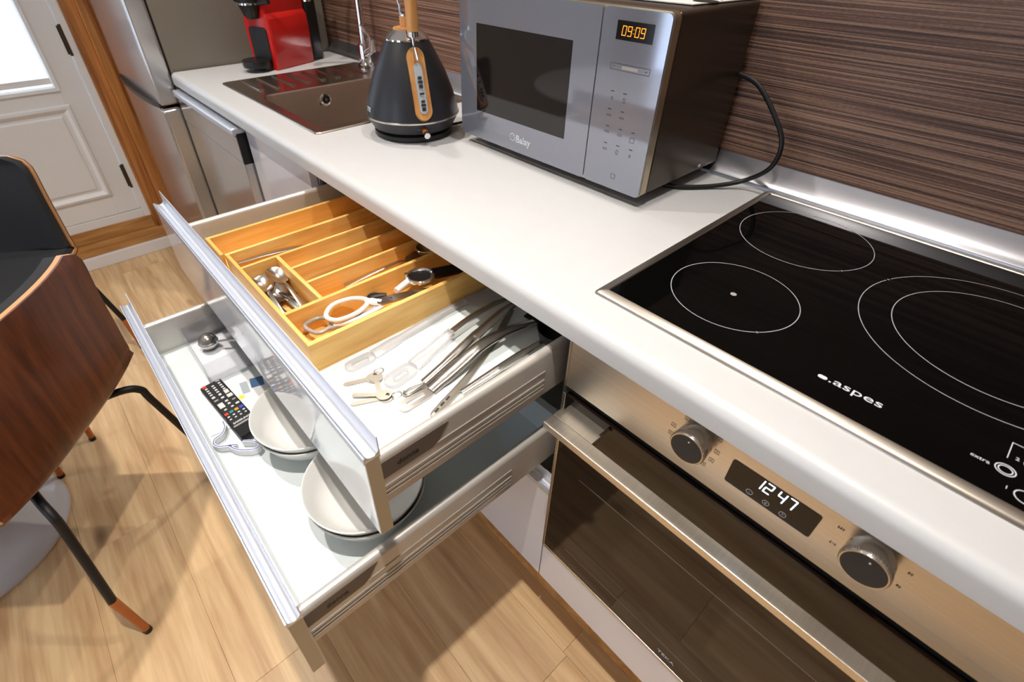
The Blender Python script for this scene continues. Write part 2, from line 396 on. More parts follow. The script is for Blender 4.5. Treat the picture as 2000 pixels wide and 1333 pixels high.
# wall behind the camera with two tall windows
W1, W2, WZ0, WZ1 = (-2.30, -1.55), (-.45, .60), .12, 2.15
mb = MB()
for a, b in ((XL-.1, W1[0]), (W1[1], W2[0]), (W2[1], XR+.1)): mb.box(a, b, YF-WT, YF, -.01, CEIL)
for a, b in (W1, W2): mb.box(a, b, YF-WT, YF, -.01, WZ0); mb.box(a, b, YF-WT, YF, WZ1, CEIL)
struct(obj('wall_front', mb, M['wall_paint']))
for i, (a, b) in enumerate((W1, W2)):
    wn = thing('window_%d' % (i+1), 'tall white framed window', 'window', ((a+b)/2, YF-.05, WZ0)); struct(wn)
    mb = MB()
    for p, q in ((a, a+.05), ((a+b)/2-.025, (a+b)/2+.025), (b-.05, b)): mb.box(p, q, YF-.09, YF-.03, WZ0, WZ1)
    for p, q in ((WZ0, WZ0+.06), (1.0, 1.04), (WZ1-.05, WZ1)): mb.box(a+.05, b-.05, YF-.088, YF-.032, p, q)
    obj('window_frame', mb, M['white_paint'], wn)
    obj('pane', MB().box(a+.03, b-.03, YF-.063, YF-.058, WZ0+.03, WZ1-.03), M['pane'], wn)
    pl = bpy.data.lights.new('daylight_portal', 'AREA'); pl.shape = 'RECTANGLE'; pl.size = b-a; pl.size_y = WZ1-WZ0; pl.cycles.is_portal = True
    po = bpy.data.objects.new('daylight_portal', pl); C.objects.link(po); po.location = ((a+b)/2, YF-WT-.01, (WZ0+WZ1)/2); po.rotation_euler = (PI/2, 0, 0)
# left wall with the glazed door
DY0, DY1, DZ0, DZ1 = -1.02, -.150, .168, 2.15
mb = MB()
mb.box(XL-WT, XL, YF-.1, DY0, -.01, CEIL); mb.box(XL-WT, XL, DY1, YB, -.01, CEIL)
mb.box(XL-WT, XL, DY0, DY1, -.01, DZ0); mb.box(XL-WT, XL, DY0, DY1, DZ1, CEIL)
struct(obj('wall_left', mb, M['wall_paint']))
door = thing('door_1', 'white panelled door with a glazed upper half', 'door', (XL, (DY0+DY1)/2, DZ0)); struct(door)
X = XL
mb = MB(); fw = .029
for p, q in ((DY1-fw, DY1), (DY0, DY0+fw)): mb.box(X-.07, X+.006, p, q, DZ0, DZ1, .003)
mb.box(X-.07, X+.004, DY0+fw, DY1-fw, DZ0, DZ0+.040, .003); mb.box(X-.07, X+.006, DY0+fw, DY1-fw, DZ1-.04, DZ1, .003)
obj('door_frame', mb, M['white_paint'], door)
ly0, ly1, lz0, lz1 = DY0+fw+.003, DY1-fw-.003, DZ0+.043, DZ1-.043
gy0, gy1, gz0, gz1 = ly0+.09, -.272, .756, 2.0
mb = MB()
mb.box(X-.045, X, gy1, ly1, lz0, lz1, .002); mb.box(X-.045, X, ly0, gy0, lz0, lz1, .002)
mb.box(X-.045, X-.0002, gy0, gy1, gz1, lz1); mb.box(X-.045, X-.0002, gy0, gy1, lz0, gz0)
leaf = obj('door_leaf', mb, M['white_paint'], door)
def frame_yz(mb, y0, y1, z0, z1, prof):
    loops = [[(px, y0+d, z0+d), (px, y1-d, z0+d), (px, y1-d, z1-d), (px, y0+d, z1-d)] for d, px in prof]
    return mb.loopstack(loops)
pm = frame_yz(MB(), ly0+.085, -.262, .300, .700, [(0, X-.0005), (.004, X+.009), (.014, X+.013), (.024, X+.006), (.030, X-.0005)])
obj('panel_moulding', pm, M['white_paint'], door)
obj('raised_panel', frame_yz(MB(), ly0+.125, -.302, .340, .660, [(0, X-.0005), (.006, X+.006), (.012, X+.007)]).box(X-.001, X+.007, ly0+.137, -.314, .352, .648), M['white_paint'], door)
obj('glazing_bead', frame_yz(MB(), gy0-.004, gy1+.004, gz0-.004, gz1+.004, [(0, X-.0005), (.002, X+.008), (.014, X+.006), (.020, X-.014)]), M['white_paint'], door)
obj('pane', MB().box(X-.024, X-.019, gy0-.01, gy1+.01, gz0-.01, gz1+.01), M['pane'], door)
for zc in (.926, .372, 1.75):
    h = obj('hinge', MB().tube([(X+.005, ly1+.003, zc-.055), (X+.005, ly1+.003, zc+.055)], .0055, 8).box(X, X+.002, ly1-.008, ly1+.010, zc-.05, zc+.05), M['brass'], door)
bl = thing('roller_blind', 'white roller blind drawn down over the door glass', 'blind', (X, (gy0+gy1)/2, gz0))
obj('fabric', MB().box(X-.012, X-.0112, gy0+.018, gy1-.016, gz0+.045, gz1-.02), M['blind'], bl)
obj('hem_bar', MB().box(X-.0145, X-.0095, gy0+.016, gy1-.014, gz0+.022, gz0+.046, .002), M['whiteplastic'], bl)
obj('roller', MB().tube([(X-.006, gy0+.018, gz1-.02), (X-.006, gy1-.018, gz1-.02)], .012, 12), M['whiteplastic'], bl)
pl = bpy.data.lights.new('daylight_portal', 'AREA'); pl.shape = 'RECTANGLE'; pl.size = DZ1-DZ0; pl.size_y = DY1-DY0; pl.cycles.is_portal = True
po = bpy.data.objects.new('daylight_portal', pl); C.objects.link(po); po.location = (X-WT-.01, (DY0+DY1)/2, (DZ0+DZ1)/2); po.rotation_euler = (0, -PI/2, 0)
# pine door post, sill, skirting
t1 = struct(obj('trim_1', MB().box(X-.02, X+.022, -.150, -.100, .02, DZ1+.1, .003).box(X-.02, X+.040, -.100, -.020, .02, DZ1+.1, .004), M['pine']))
t2 = struct(obj('trim_2', MB().box(X, X+.012, DY0-.05, -.152, .112, .170, .003).box(X, X+.034, DY0-.05, -.02, .050, .112, .006), M['pine_y']))
struct(obj('baseboard_left', MB().box(X, X+.050, YF, .02, 0, .056, .004), M['white_paint']))
struct(obj('baseboard_front', MB().box(XL+.05, XR, YF, YF+.014, 0, .08, .003), M['white_paint']))

# ------------------------------------------------------------------ kitchen run
WX0, WX1, ZT, ZB = -1.748, .98, .900, .862
SX0, SX1, SY0, SY1 = -1.475, -.868, .095, .535      # hole under the sink rim
prof = [(0, ZB+.002), (.002, ZB), (.09, ZB), (.09, ZT)] + [(.016-.016*math.sin(a), ZT-.016+.016*math.cos(a)) for a in [PI/2*k/6 for k in range(7)]]
mb = MB().prism(prof, 'yz', WX0, WX1)
mb.box(WX0, SX0, .09, YB-.001, ZB, ZT); mb.box(SX1, WX1, .09, YB-.001, ZB, ZT); mb.box(SX0, SX1, SY1, YB-.001, ZB, ZT)
tag(obj('worktop', mb, M['worktop'], smooth=25), 'long white laminate worktop with a rounded front edge', 'worktop')
sp = [(.572, ZT), (.5725, ZT+.006)] + [(.574+.024*(k/6), ZT+.008+.034*(k/6)**1.5) for k in range(7)] + [(YB, ZT+.0425), (YB, ZT)]
struct(obj('trim_3', MB().prism(sp, 'yz', WX0, WX1), M['strip']))
struct(obj('trim_4', MB().box(-1.19, WX1, .075, .091, 0, .15), M['pine_y']))
YD = .0185    # plane of the closed fronts

# --- sink cabinet
cab = thing('sink_cabinet', 'white gloss sink cabinet between dishwasher and open drawers', 'cabinet', (-.99, .3, .15))
mb = MB()
mb.box(-1.183, -1.166, YD+.02, .58, .15, .700); mb.box(-.809, -.792, YD+.02, .58, .15, ZB-.001); mb.box(-1.166, -.809, YD+.03, .58, .15, .167); mb.box(-1.166, -.809, .572, .58, .167, .7)
obj('carcass', mb, M['melamine'], cab)
dr = obj('door', MB().box(-1.180, -.797, YD, YD+.018, .1825, .846, .0015), M['gloss'], cab)
obj('handle_profile', MB().box(-1.180, -.797, YD, YD+.018, .847, .852), M['alu'], dr)

# --- drawer cabinet
dc = thing('drawer_cabinet', 'white drawer cabinet with its two upper drawers pulled open', 'cabinet', (-.395, .3, .15))
mb = MB()
mb.box(-.790, -.774, YD+.02, .58, .15, ZB-.001); mb.box(-.017, -.0015, YD+.02, .58, .15, ZB-.001); mb.box(-.774, -.017, YD+.02, .58, .15, .166); mb.box(-.774, -.017, .57, .58, .166, ZB-.001)
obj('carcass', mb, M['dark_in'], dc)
def handle_prof(x0, x1, yf, zt):
    th = .0172
    P = [(yf-.001, zt-.004), (yf-.001, zt+.0065), (yf+.0002, zt+.0065), (yf+.0008, zt+.004)]
    for k in range(9):
        a = -PI*.93 + (PI*.80)*k/8
        P.append((yf+.0095+.0082*math.cos(a), zt+.0105+.0085*math.sin(a)))
    P += [(yf+th-.0002, zt+.020), (yf+th, zt+.0275), (yf+th+.0012, zt+.0275), (yf+th+.0012, zt-.004)]
    return MB().prism(P, 'yz', x0, x1)
def side(x0, x1, y0, y1, z0, z1, outer):
    # profiled metal drawer side, ridges on the outer face
    mb = MB(); r = (x1-x0)/2
    top = [((x0+x1)/2 + r*math.cos(a), z1-r+r*math.sin(a)) for a in [PI*k/8 for k in range(9)]]
    mb.prism([(x0, z0), (x1, z0)] + top, 'xz', y0, y1)
    return mb
def drawer(dz, dy, badge_label):
    yb = .19 + dy; yf = -.3002 + dy
    z0 = .742 + dz
    d = obj('drawer', MB().box(-.757, -.038, yf+.017, yb, z0-.012, z0).box(-.757, -.038, yb, yb+.014, z0-.012, z0+.062), M['drawer_floor'], dc)
    obj('front_panel', MB().box(-.7888, -.0012, yf, yf+.0172, .717+dz, .8575+dz, .0008, 1), M['gloss'], d)
    obj('edge_band', MB().box(-.0012, -.0002, yf+.0004, yf+.0168, .7174+dz, .8571+dz), M['edge'], d)
    obj('handle_profile', handle_prof(-.7888, -.0004, yf, .8578+dz), M['alu'], d, smooth=50)
    for x0, x1 in ((-.040, -.0245), (-.771, -.755)):
        s = obj('side', side(x0, x1, yf+.0176, yb+.014, .733+dz, .818+dz, 1), M['rail'], d)
    for zr, h, ys in ((.7815, .0016, yf+.105), (.7625, .0035, yf+.019), (.7535, .0030, yf+.019), (.7455, .0030, yf+.019)):
        obj('ridge', MB().box(-.0247, -.0232, ys, yb-.19 if dy == 0 else yb-.12, zr+dz, zr+h+dz, .0006, 1), M['rail'], d)
    b = obj('badge', MB().prism([(yf+.0182, .7785+dz), (yf+.098, .7785+dz), (yf+.108, .784+dz), (yf+.124, .8085+dz), (yf+.0182, .8085+dz)], 'yz', -.0246, -.0238), M['badge'], d)
    b['label'] = badge_label
    text('badge_text', 'donna', .0125, (-.0237, yf+.062, .7925+dz), SIDE, M['ink'], d, bold=.0003)
    return d
drawer(0, 0, 'dark badge on the upper drawer side'); drawer(-.1827, -.1284, 'dark badge on the middle drawer side')
d3 = obj('drawer', MB().box(-.757, -.038, YD+.02, .5, .30, .312), M['drawer_floor'], dc)
obj('front_panel', MB().box(-.7888, -.0012, YD, YD+.0172, .1825, .4800, .0008, 1), M['gloss'], d3)
obj('handle_profile', handle_prof(-.7888, -.0004, YD, .4803), M['alu'], d3, smooth=50)

# --- oven housing panel and oven
ph = thing('oven_cabinet', 'white oven housing with a plain panel below the oven', 'cabinet', (.30, .3, .15))
mb = MB().box(0, .016, YD+.03, .58, .15, ZB-.001).box(.580, .596, YD+.03, .58, .15, ZB-.001).box(.016, .580, YD+.03, .58, .15, .166)
obj('carcass', mb, M['melamine'], ph)
obj('panel', MB().box(.0015, .594, YD, YD+.018, .1825, .306, .001), M['gloss'], ph)
cab2 = thing('end_cabinet', 'white cabinet right of the oven', 'cabinet', (.79, .3, .15))
obj('carcass', MB().box(.598, .978, YD+.02, .58, .15, ZB-.001), M['melamine'], cab2)
obj('door', MB().box(.600, .976, YD, YD+.018, .1825, .855, .001), M['gloss'], cab2)

ov = thing('oven', 'built-in steel oven with a dark glass door and bar handle', 'oven', (.30, .2, .315))
OY = .0180
obj('body', MB().box(.018, .578, OY+.025, .56, .316, .855), M['dark_in'], ov)
obj('control_panel', MB().box(.003, .594, OY, OY+.022, .7610, ZB-.0005, .001), M['steel'], ov)
obj('panel_edge', MB().box(.0002, .003, OY-.001, OY+.022, .7600, ZB-.0005), M['steel_plain'], ov)
obj('gap_seal', MB().box(.0002, .594, OY+.006, OY+.022, .748, .7605), M['black'], ov)
dg = obj('door', MB().box(.0060, .590, OY-.001, OY+.022, .3175, .7475, .0015), M['ovenglass'], ov)
obj('door_edge', MB().box(.0002, .0060, OY-.0022, OY+.022, .3125, .7475, .0008).box(.0060, .594, OY-.0022, OY+.022, .3095, .3175, .0008), M['steel_plain'], dg)
obj('inner_frame_line', MB().box(.055, .540, OY-.0013, OY-.0009, .585, .5865).box(.055, .540, OY-.0013, OY-.0009, .365, .3662), M['badge'], dg)
text('door_text', 'TEKA', .0105, (.280, OY-.0012, .3365), FRONT, M['greyp'], dg, sx=1.25)
hb = obj('handle', MB().box(.0125, .582, -.0375, -.0160, .7200, .7325, .0012), M['steel_bar'], ov)
for x0, x1 in ((.0125, .084), (.511, .582)):
    obj('handle_bracket', MB().box(x0, x1, -.0160, .004, .7215, .7325, .0006).box(x0+.004, x1-.004, .004, OY, .7205, .7315), M['steel_bar'], ov)
def knob(x, z):
    k = obj('knob', MB().lathe([(.0165, OY), (.0165, OY-.006), (.0205, OY-.0065), (.0210, OY-.024), (.0200, OY-.0262), (.0188, OY-.0262)], 48, (x, 0, z), 'y'), M['steel_plain'], ov)
    obj('knob_face', MB().lathe([(.0188, OY-.0255), (.0188, OY-.0266)], 40, (x, 0, z), 'y'), M['blackmatte'], k)
    obj('pointer', MB().lathe([(.0009, OY-.0266), (.0009, OY-.0270)], 8, (x+.0005, 0, z+.0125), 'y'), M['print'], k)
    mb = MB()
    for i in range(72):
        a = 2*PI*i/72; mb.box(-.0003, .0003, OY-.025, OY-.0195, .0207, .0214)
        n = 8
        for j in range(len(mb.v)-8, len(mb.v)):
            q = mb.v[j]; mb.v[j] = (x + q[0]*math.cos(a)-q[2]*math.sin(a), q[1], z + q[0]*math.sin(a)+q[2]*math.cos(a))
    obj('knurling', mb, M['steel_plain'], k)
knob(.198, .8260); knob(.380, .8280)
ds = obj('display', MB().prism(rrect(.241, .3348, .7910, .8290, .003), 'xz', OY-.0008, OY+.001), M['display'], ov)
obj('clock_digits', seg7(MB(), '12', .2685, .8115, OY-.0008, .0165, .0078, .0022, .0013, .12), M['bluedigit'], ds)
obj('clock_digits', seg7(MB(), '47', .2920, .8115, OY-.0008, .0165, .0078, .0022, .0013, .12), M['bluedigit'], ds)
for x, s in ((.2690, '-'), (.2873, 'o'), (.3055, '+')):
    mb = MB(); 
    ou = circ(x, .7985, .0037, 24); inn = circ(x, .7985, .0032, 24)
    mb.loopstack([[(p[0], OY-.0008, p[1]) for p in ou], [(p[0], OY-.0011, p[1]) for p in ou], [(p[0], OY-.0011, p[1]) for p in inn], [(p[0], OY-.0008, p[1]) for p in inn]], closed=True)
    obj('touch_ring', mb, M['print'], ds)
    text('touch_symbol', s, .005, (x, OY-.0009, .7985), FRONT, M['print'], ds)
for x, z in ((.1672,.8201),(.1668,.8056),(.1797,.8420),(.2200,.8420),(.2225,.8222),(.2205,.8057),(.2139,.7925)):
    mb = MB()
    for a, b, c, d in ((-.003,.003,-.0028,-.0024),(-.003,.003,.0024,.0028),(-.003,-.0026,-.0028,.0028),(.0026,.003,-.0028,.0028)): mb.box(x+a, x+b, OY-.0003, OY, z+c, z+d)
    mb.box(x-.0012, x+.0012, OY-.0003, OY, z-.0003, z+.0003)
    obj('mode_symbol', mb, M['ink'], ov)
for s, x, z in (('250', .3510, .8300), ('210', .3530, .8050), ('50', .4095, .8300), ('90', .4100, .8070)):
    text('dial_number', s, .0042, (x, OY-.0002, z), FRONT, M['ink'], ov)

# --- cooktop
hb_ = thing('cooktop', 'black ceramic cooktop with steel frame set into the white worktop', 'cooktop', (.288, .318, ZT))
HX0, HX1, HY0, HY1 = -.0085, .5850, .0640, .5690
fr = []
for d, z in ((0, ZT), (.0008, ZT+.0022), (.004, ZT+.0050), (.0140, ZT+.0064), (.0152, ZT+.0050), (.0152, ZT+.001)):
    fr.append([(p[0], p[1], z) for p in rrect(HX0+d, HX1-d, HY0+d, HY1-d, max(.006-d*.3, .001), 4)])
obj('frame', MB().loopstack(fr), M['hobframe'], hb_)
gl = obj('glass', MB().box(HX0+.0125, HX1-.0125, HY0+.0125, HY1-.0125, ZT+.0005, ZT+.0050), M['hob'], hb_)
ZG = ZT + .0050
def zone(cx, cy, r, notch, name='cooking_zone'):
    mb = MB(); n = 96; wd = .0005
    a0, a1 = (notch+.03, notch+2*PI-.03) if notch is not None else (0, 2*PI)
    if notch is None: mb.ring(circ(cx, cy, r+wd, n), circ(cx, cy, r-wd, n), ZG, ZG+.00015)
    else:
        o, i = circ(cx, cy, r+wd, n, None, a0, a1), circ(cx, cy, r-wd, n, None, a0, a1)
        vs = [(p[0], p[1], ZG+.00015) for p in o] + [(p[0], p[1], ZG+.00015) for p in i]
        mb.add(vs, [(k, k+1, n+k+1, n+k) for k in range(n-1)])
        mb.ring(circ(cx+r*math.cos(notch), cy+r*math.sin(notch), .0016, 12), circ(cx+r*math.cos(notch), cy+r*math.sin(notch), .0009, 12), ZG, ZG+.00015)
    return obj(name, mb, M['ringprint'], gl)
zone(.1215, .1975, .0805, -.75); zone(.1190, .4277, .0951, -.65); zone(.3847, .3388, .1497, 2.75); zone(.3847, .3388, .1130, None)
obj('centre_dot', MB().lathe([(.0040, ZG), (.0040, ZG+.0002)], 20, (.1215, .1975, 0)), M['greyplastic'], gl)
obj('logo_dot', MB().prism(rrect(.2595, .2690, .1185, .1245, .0028), 'xy', ZG, ZG+.0002), M['print'], gl)
text('logo_text', '.aspes', .0165, (.2965, .1235, ZG+.0001), (0,0,0), M['print'], gl, sx=1.35)
text('touch_label', 'extra', .0070, (.4040, .1195, ZG+.0001), (0,0,0), M['print'], gl)
mb = MB()
for cx, cy, r in ((.4225, .1211, .0075), (.4225, .1211, .0052), (.4405, .1440, .0080), (.4405, .0975, .0080), (.470, .0975, .008), (.500, .0975, .008)): obj('touch_ring', MB().ring(circ(cx, cy, r+.0005, 28), circ(cx, cy, r-.0005, 28), ZG, ZG+.0002), M['print'], gl)
mb.box(.4203, .4211, .1390, .1660, ZG, ZG+.0002).box(.4211, .520, .1652, .1660, ZG, ZG+.0002)
obj('touch_bracket', mb, M['print'], gl)
obj('touch_dot', MB().lathe([(.001, ZG), (.001, ZG+.0002)], 8, (.4405, .0975, 0)), M['print'], gl)
text('touch_number', '2', .0065, (.4275, .1440, ZG+.0001), (0,0,0), M['print'], gl); text('touch_number', '1', .0065, (.4270, .0985, ZG+.0001), (0,0,0), M['print'], gl)

# --- sink
sk = thing('sink', 'stainless inset sink with drainer grooves and overflow hole', 'sink', (-1.17, .315, ZT))
RX0, RX1, RY0, RY1 = -1.492, -.852, .078, .552
BX0, BX1, BY0, BY1 = -1.262, -.882, .108, .520
def lp(x0, x1, y0, y1, r, z): return [(p[0], p[1], z) for p in rrect(x0, x1, y0, y1, r, 5)]
mb = MB()
mb.loopstack([lp(RX0, RX1, RY0, RY1, .012, ZT+.0003), lp(RX0+.001, RX1-.001, RY0+.001, RY1-.001, .012, ZT+.003), lp(RX0+.006, RX1-.006, RY0+.006, RY1-.006, .011, ZT+.0042), lp(RX0+.012, RX1-.012, RY0+.012, RY1-.012, .010, ZT+.0030)])
DX0, DX1 = RX0+.012, BX0-.012
obj('rim', mb, M['sink'], sk, smooth=60)
mb = MB()
zd = ZT+.0030
# deck with the opening for the bowl (frame quads)
ou = lp(RX0+.012, RX1-.012, RY0+.012, RY1-.012, .010, zd); inn = lp(BX0, BX1, BY0, BY1, .035, zd)
mb.loopstack([ou, inn])
mb.loopstack([inn, lp(BX0+.004, BX1-.004, BY0+.004, BY1-.004, .034, zd-.004), lp(BX0+.012, BX1-.012, BY0+.012, BY1-.012, .034, ZT-.165), lp(BX0+.036, BX1-.036, BY0+.036, BY1-.036, .030, ZT-.190), lp(BX0+.17, BX1-.17, BY0+.18, BY1-.18, .018, ZT-.193)], caps=False)
mb.add([(BX0+.165, BY0+.175, ZT-.1931), (BX1-.165, BY0+.175, ZT-.1931), (BX1-.165, BY1-.175, ZT-.1931), (BX0+.165, BY1-.175, ZT-.1931)], [(0,1,2,3)])
obj('bowl', mb, M['sink'], sk, smooth=60)
for k in range(8):
    yy = .128 + k*.050
    obj('drainer_rib', MB().box(-1.468, -1.318 + (k % 2)*.0, yy, yy+.017, zd-.001, zd+.0045, .0022), M['sink'], sk)
of = obj('overflow', MB().lathe([(.018, 0), (.018, .003), (.0125, .004), (.0125, -.004)], 28, (0,0,0)).xf(Matrix.Translation((BX0+.0100, .300, ZT-.035)) @ Matrix.Rotation(PI/2, 4, 'Y')), M['chrome'], sk)
obj('overflow_hole', MB().lathe([(.0125, -.001), (.0125, .001)], 24).xf(Matrix.Translation((BX0+.0105, .300, ZT-.035)) @ Matrix.Rotation(PI/2, 4, 'Y')), M['black'], of)
obj('overflow_screw', MB().lathe([(.0045, 0), (.004, .003)], 14).xf(Matrix.Translation((BX0+.0120, .300, ZT-.035)) @ Matrix.Rotation(PI/2, 4, 'Y')), M['chrome'], of)
obj('drain', MB().lathe([(.045, ZT-.1928), (.045, ZT-.189), (.036, ZT-.1875), (.034, ZT-.191), (.005, ZT-.1905)], 32, (-1.072, .314, 0)), M['chrome'], sk)
# --- faucet
fa = thing('faucet', 'chrome gooseneck kitchen faucet behind the sink', 'faucet', (-1.405, .555, ZT))
fx, fy = -1.405, .540
obj('base', MB().lathe([(.026, ZT+.0042), (.026, ZT+.012), (.020, ZT+.018), (.019, ZT+.070), (.015, ZT+.078)], 28, (fx, fy, 0)), M['chrome'], fa)
path = [(fx, fy, ZT+.06), (fx, fy, ZT+.20), (fx, fy, ZT+.30)] + [(fx+(-.055)*(1-math.cos(a)), fy-.062*(1-math.cos(a)), ZT+.30+.085*math.sin(a)) for a in [PI*k/10 for k in range(1, 11)]] + [(fx-.110, fy-.124, ZT+.215)]
obj('spout', MB().tube(path, .0105, 14), M['chrome'], fa)
obj('nozzle', MB().tube([(fx-.110, fy-.124, ZT+.225), (fx-.110, fy-.124, ZT+.195)], .0135, 14), M['chrome'], fa)
lev = obj('lever_body', MB().tube([(fx+.012, fy, ZT+.045), (fx+.048, fy+.004, ZT+.062), (fx+.052, fy+.004, ZT+.095)], [.012, .013, .013], 14), M['chrome'], fa)
obj('lever', MB().tube([(fx+.050, fy+.004, ZT+.085), (fx+.030, fy-.010, ZT+.122), (fx+.022, fy-.016, ZT+.134)], [.005, .0042, .003], 10), M['chrome'], lev)

# --- refrigerator
rf = thing('refrigerator', 'tall silver refrigerator freezer at the left end of the worktop', 'refrigerator', (-2.05, .27, 0))
FX0, FX1, FYF = -2.365, -1.757, -.060
obj('body', MB().box(FX0, FX1, .006, .585, .03, 1.86, .004), M['fridge_side'], rf)
for nm, z0, z1 in (('freezer_door', .075, .788), ('fridge_door', .800, 1.86)):
    d = obj(nm, MB().box(FX0, FX1, FYF, .002, z0, z1, .010, 3), M['fridge'], rf)
    if nm == 'fridge_door':
        gp = cat([(FX0+.02, FYF-.004, .800), (FX0+.10, FYF-.014, .798), (FX0+.32, FYF-.020, .796), (FX1-.10, FYF-.012, .798), (FX1-.02, FYF-.002, .800)], 5)
        obj('handle', MB().ribbon([(p[0], p[1]+.012, p[2]) for p in gp], [.022]*len(gp), .016), M['black'], d)
    else:
        obj('cap_strip', MB().box(FX0+.004, FX1-.004, FYF+.004, -.002, .788, .792), M['chrome'], d)
obj('foot', MB().lathe([(.02, 0), (.02, .03)], 16, (FX0+.05, .03, 0)), M['black'], rf); obj('foot', MB().lathe([(.02, 0), (.02, .03)], 16, (FX1-.05, .03, 0)), M['black'], rf)
obj('foot', MB().lathe([(.02, 0), (.02, .03)], 16, (FX0+.05, .54, 0)), M['black'], rf); obj('foot', MB().lathe([(.02, 0), (.02, .03)], 16, (FX1-.05, .54, 0)), M['black'], rf)

# --- dishwasher
dw = thing('dishwasher', 'freestanding silver dishwasher under the worktop beside the refrigerator', 'dishwasher', (-1.46, .28, 0))
QX0, QX1 = -1.738, -1.190
obj('body', MB().box(QX0, -1.272, .030, .575, .02, .845, .002), M['fridge_side'], dw)
obj('foot', MB().lathe([(.016, 0), (.016, .02)], 12, (QX0+.04, .08, 0)), M['black'], dw); obj('foot', MB().lathe([(.016, 0), (.016, .02)], 12, (-1.30, .08, 0)), M['black'], dw)
obj('foot', MB().lathe([(.016, 0), (.016, .02)], 12, (QX0+.04, .53, 0)), M['black'], dw); obj('foot', MB().lathe([(.016, 0), (.016, .02)], 12, (-1.30, .53, 0)), M['black'], dw)
d = obj('door', MB().box(QX0+.002, QX1-.002, -.006, .028, .10, .752, .004), M['fridge'], dw)
obj('kick_plate', MB().box(QX0+.004, QX1-.004, .020, .030, .03, .098), M['fridge_side'], dw)
cp = obj('control_panel', MB().box(QX0+.002, QX1-.006, -.0065, .028, .752, .826, .003), M['fridge'], dw)
obj('end_cap', MB().box(QX1-.006, QX1-.001, -.0055, .029, .750, .838, .001), M['black'], cp)
obj('handle_gap', MB().box(QX0+.004, QX1-.006, -.004, .026, .824, .830), M['black'], cp)
obj('top_bar', MB().box(QX0+.002, QX1-.001, -.016, .030, .830, .852, .006, 3), M['alu'], cp)

# ------------------------------------------------------------------ microwave
mw = thing('microwave', 'silver microwave oven with a dark window and orange clock', 'microwave', (-.3635, .45, ZT))
MX0, MX1, MYF, MYB, MZ0, MZ1 = -.605, -.122, .3200, .585, .920, 1.198
obj('body', MB().box(MX0+.004, MX1-.002, MYF+.022, MYB, MZ0, MZ1-.001, .006, 3), M['mwside'], mw)
mb = MB().prism(rrect(MX0, MX1, MZ0-.001, MZ1, .010), 'xz', MYF+.004, MYF+.0195)
obj('front_frame', mb, M['mwtrim'], mw)
XS = -.2465
d = obj('door', MB().prism(rrect(MX0+.001, XS-.0012, MZ0, MZ1-.002, .008), 'xz', MYF, MYF+.006), M['mwfront'], mw)
obj('window', MB().box(-.5515, -.3015, MYF-.0004, MYF+.002, .9780, 1.1415, .0003, 1), M['mwwin'], d)
cp = obj('control_panel', MB().prism(rrect(XS+.0012, MX1-.0015, MZ0, MZ1-.002, .008), 'xz', MYF, MYF+.006), M['mwfront'], mw)
ds = obj('display', MB().box(-.2165, -.1500, MYF-.0005, MYF+.001, 1.1540, 1.1800), M['display'], cp)
obj('clock_digits', seg7(MB(), '09:09', -.2065, 1.1600, MYF-.0005, .0135, .0075, .0026, .0009, .08), M['amber'], ds)
mb = MB()
x0, x1, z0, z1 = -.2190, -.1450, 1.1115, 1.1213
for a, b, c, e in ((x0, x1, z0, z0+.0006), (x0, x1, z1-.0006, z1), (x0, x0+.0006, z0, z1), (x1-.0006, x1, z0, z1)): mb.box(a, b, MYF-.0002, MYF, c, e)
mb.box(x0+.005, x0+.008, MYF-.0002, MYF, 1.1160, 1.1166).box(x1-.008, x1-.005, MYF-.0002, MYF, 1.1157, 1.1172)
obj('slider_outline', mb, M['ink'], cp)
obj('slider_bar', MB().box(x0+.022, x1-.022, MYF-.0002, MYF, 1.1140, 1.1185), M['greyplastic'], cp)
for x, z in ((-.2079,1.0800),(-.1833,1.0795),(-.2085,1.0518),(-.1826,1.0517),(-.2079,1.0244),(-.1810,1.0242),(-.1553,1.0243),(-.2069,.9962),(-.1807,.9966),(-.1543,.9967)):
    obj('key_mark', MB().box(x-.0033, x+.0033, MYF-.0002, MYF, z-.0007, z+.0007), M['ink'], cp)
mb = MB()
for x, z, s in ((-.2075,1.0690,'i'),(-.1830,1.0690,'b'),(-.2085,1.0420,'w'),(-.1826,1.0420,'w'),(-.2079,1.0150,'w'),(-.1810,1.0145,'w'),(-.1553,1.0120,'B'),(-.2069,.9860,'w'),(-.1807,.9860,'b'),(-.1543,.9860,'i'),(-.1811,.9430,'B')):
    mb = MB(); h = {'i': .0015, 'b': .0022, 'w': .0042, 'B': .0045}[s]; v = {'i': .0022, 'b': .0036, 'w': .0014, 'B': .0042}[s]
    for a, b, c, e in ((-h,h,-v,-v+.0006),(-h,h,v-.0006,v),(-h,-h+.0006,-v,v),(h-.0006,h,-v,v)): mb.box(x+a, x+b, MYF-.0002, MYF, z+c, z+e)
    obj('key_symbol', mb, M['ink'], cp)
lg = MB()
for k in range(8):
    a = 2*PI*k/8; lg.lathe([(.0032, 0), (.0032, .0003)], 10, (0,0,0)).v
    for j in range(len(lg.v)-20, len(lg.v)):
        q = lg.v[j]; lg.v[j] = (-.4385+.0052*math.cos(a)+q[0], MYF-.0004+q[2], .9480+.0052*math.sin(a)+q[1])
obj('logo_flower', lg, M['print'], d)
text('logo_text', 'Balay', .0200, (-.4080, MYF-.0003, .9465), FRONT, M['print'], d, bold=.0004)
for x in (MX0+.05, MX1-.05):
    for yy in (MYF+.05, MYB-.04): obj('foot', MB().lathe([(.012, ZT), (.014, MZ0+.001)], 14, (x, yy, 0)), M['black'], mw)
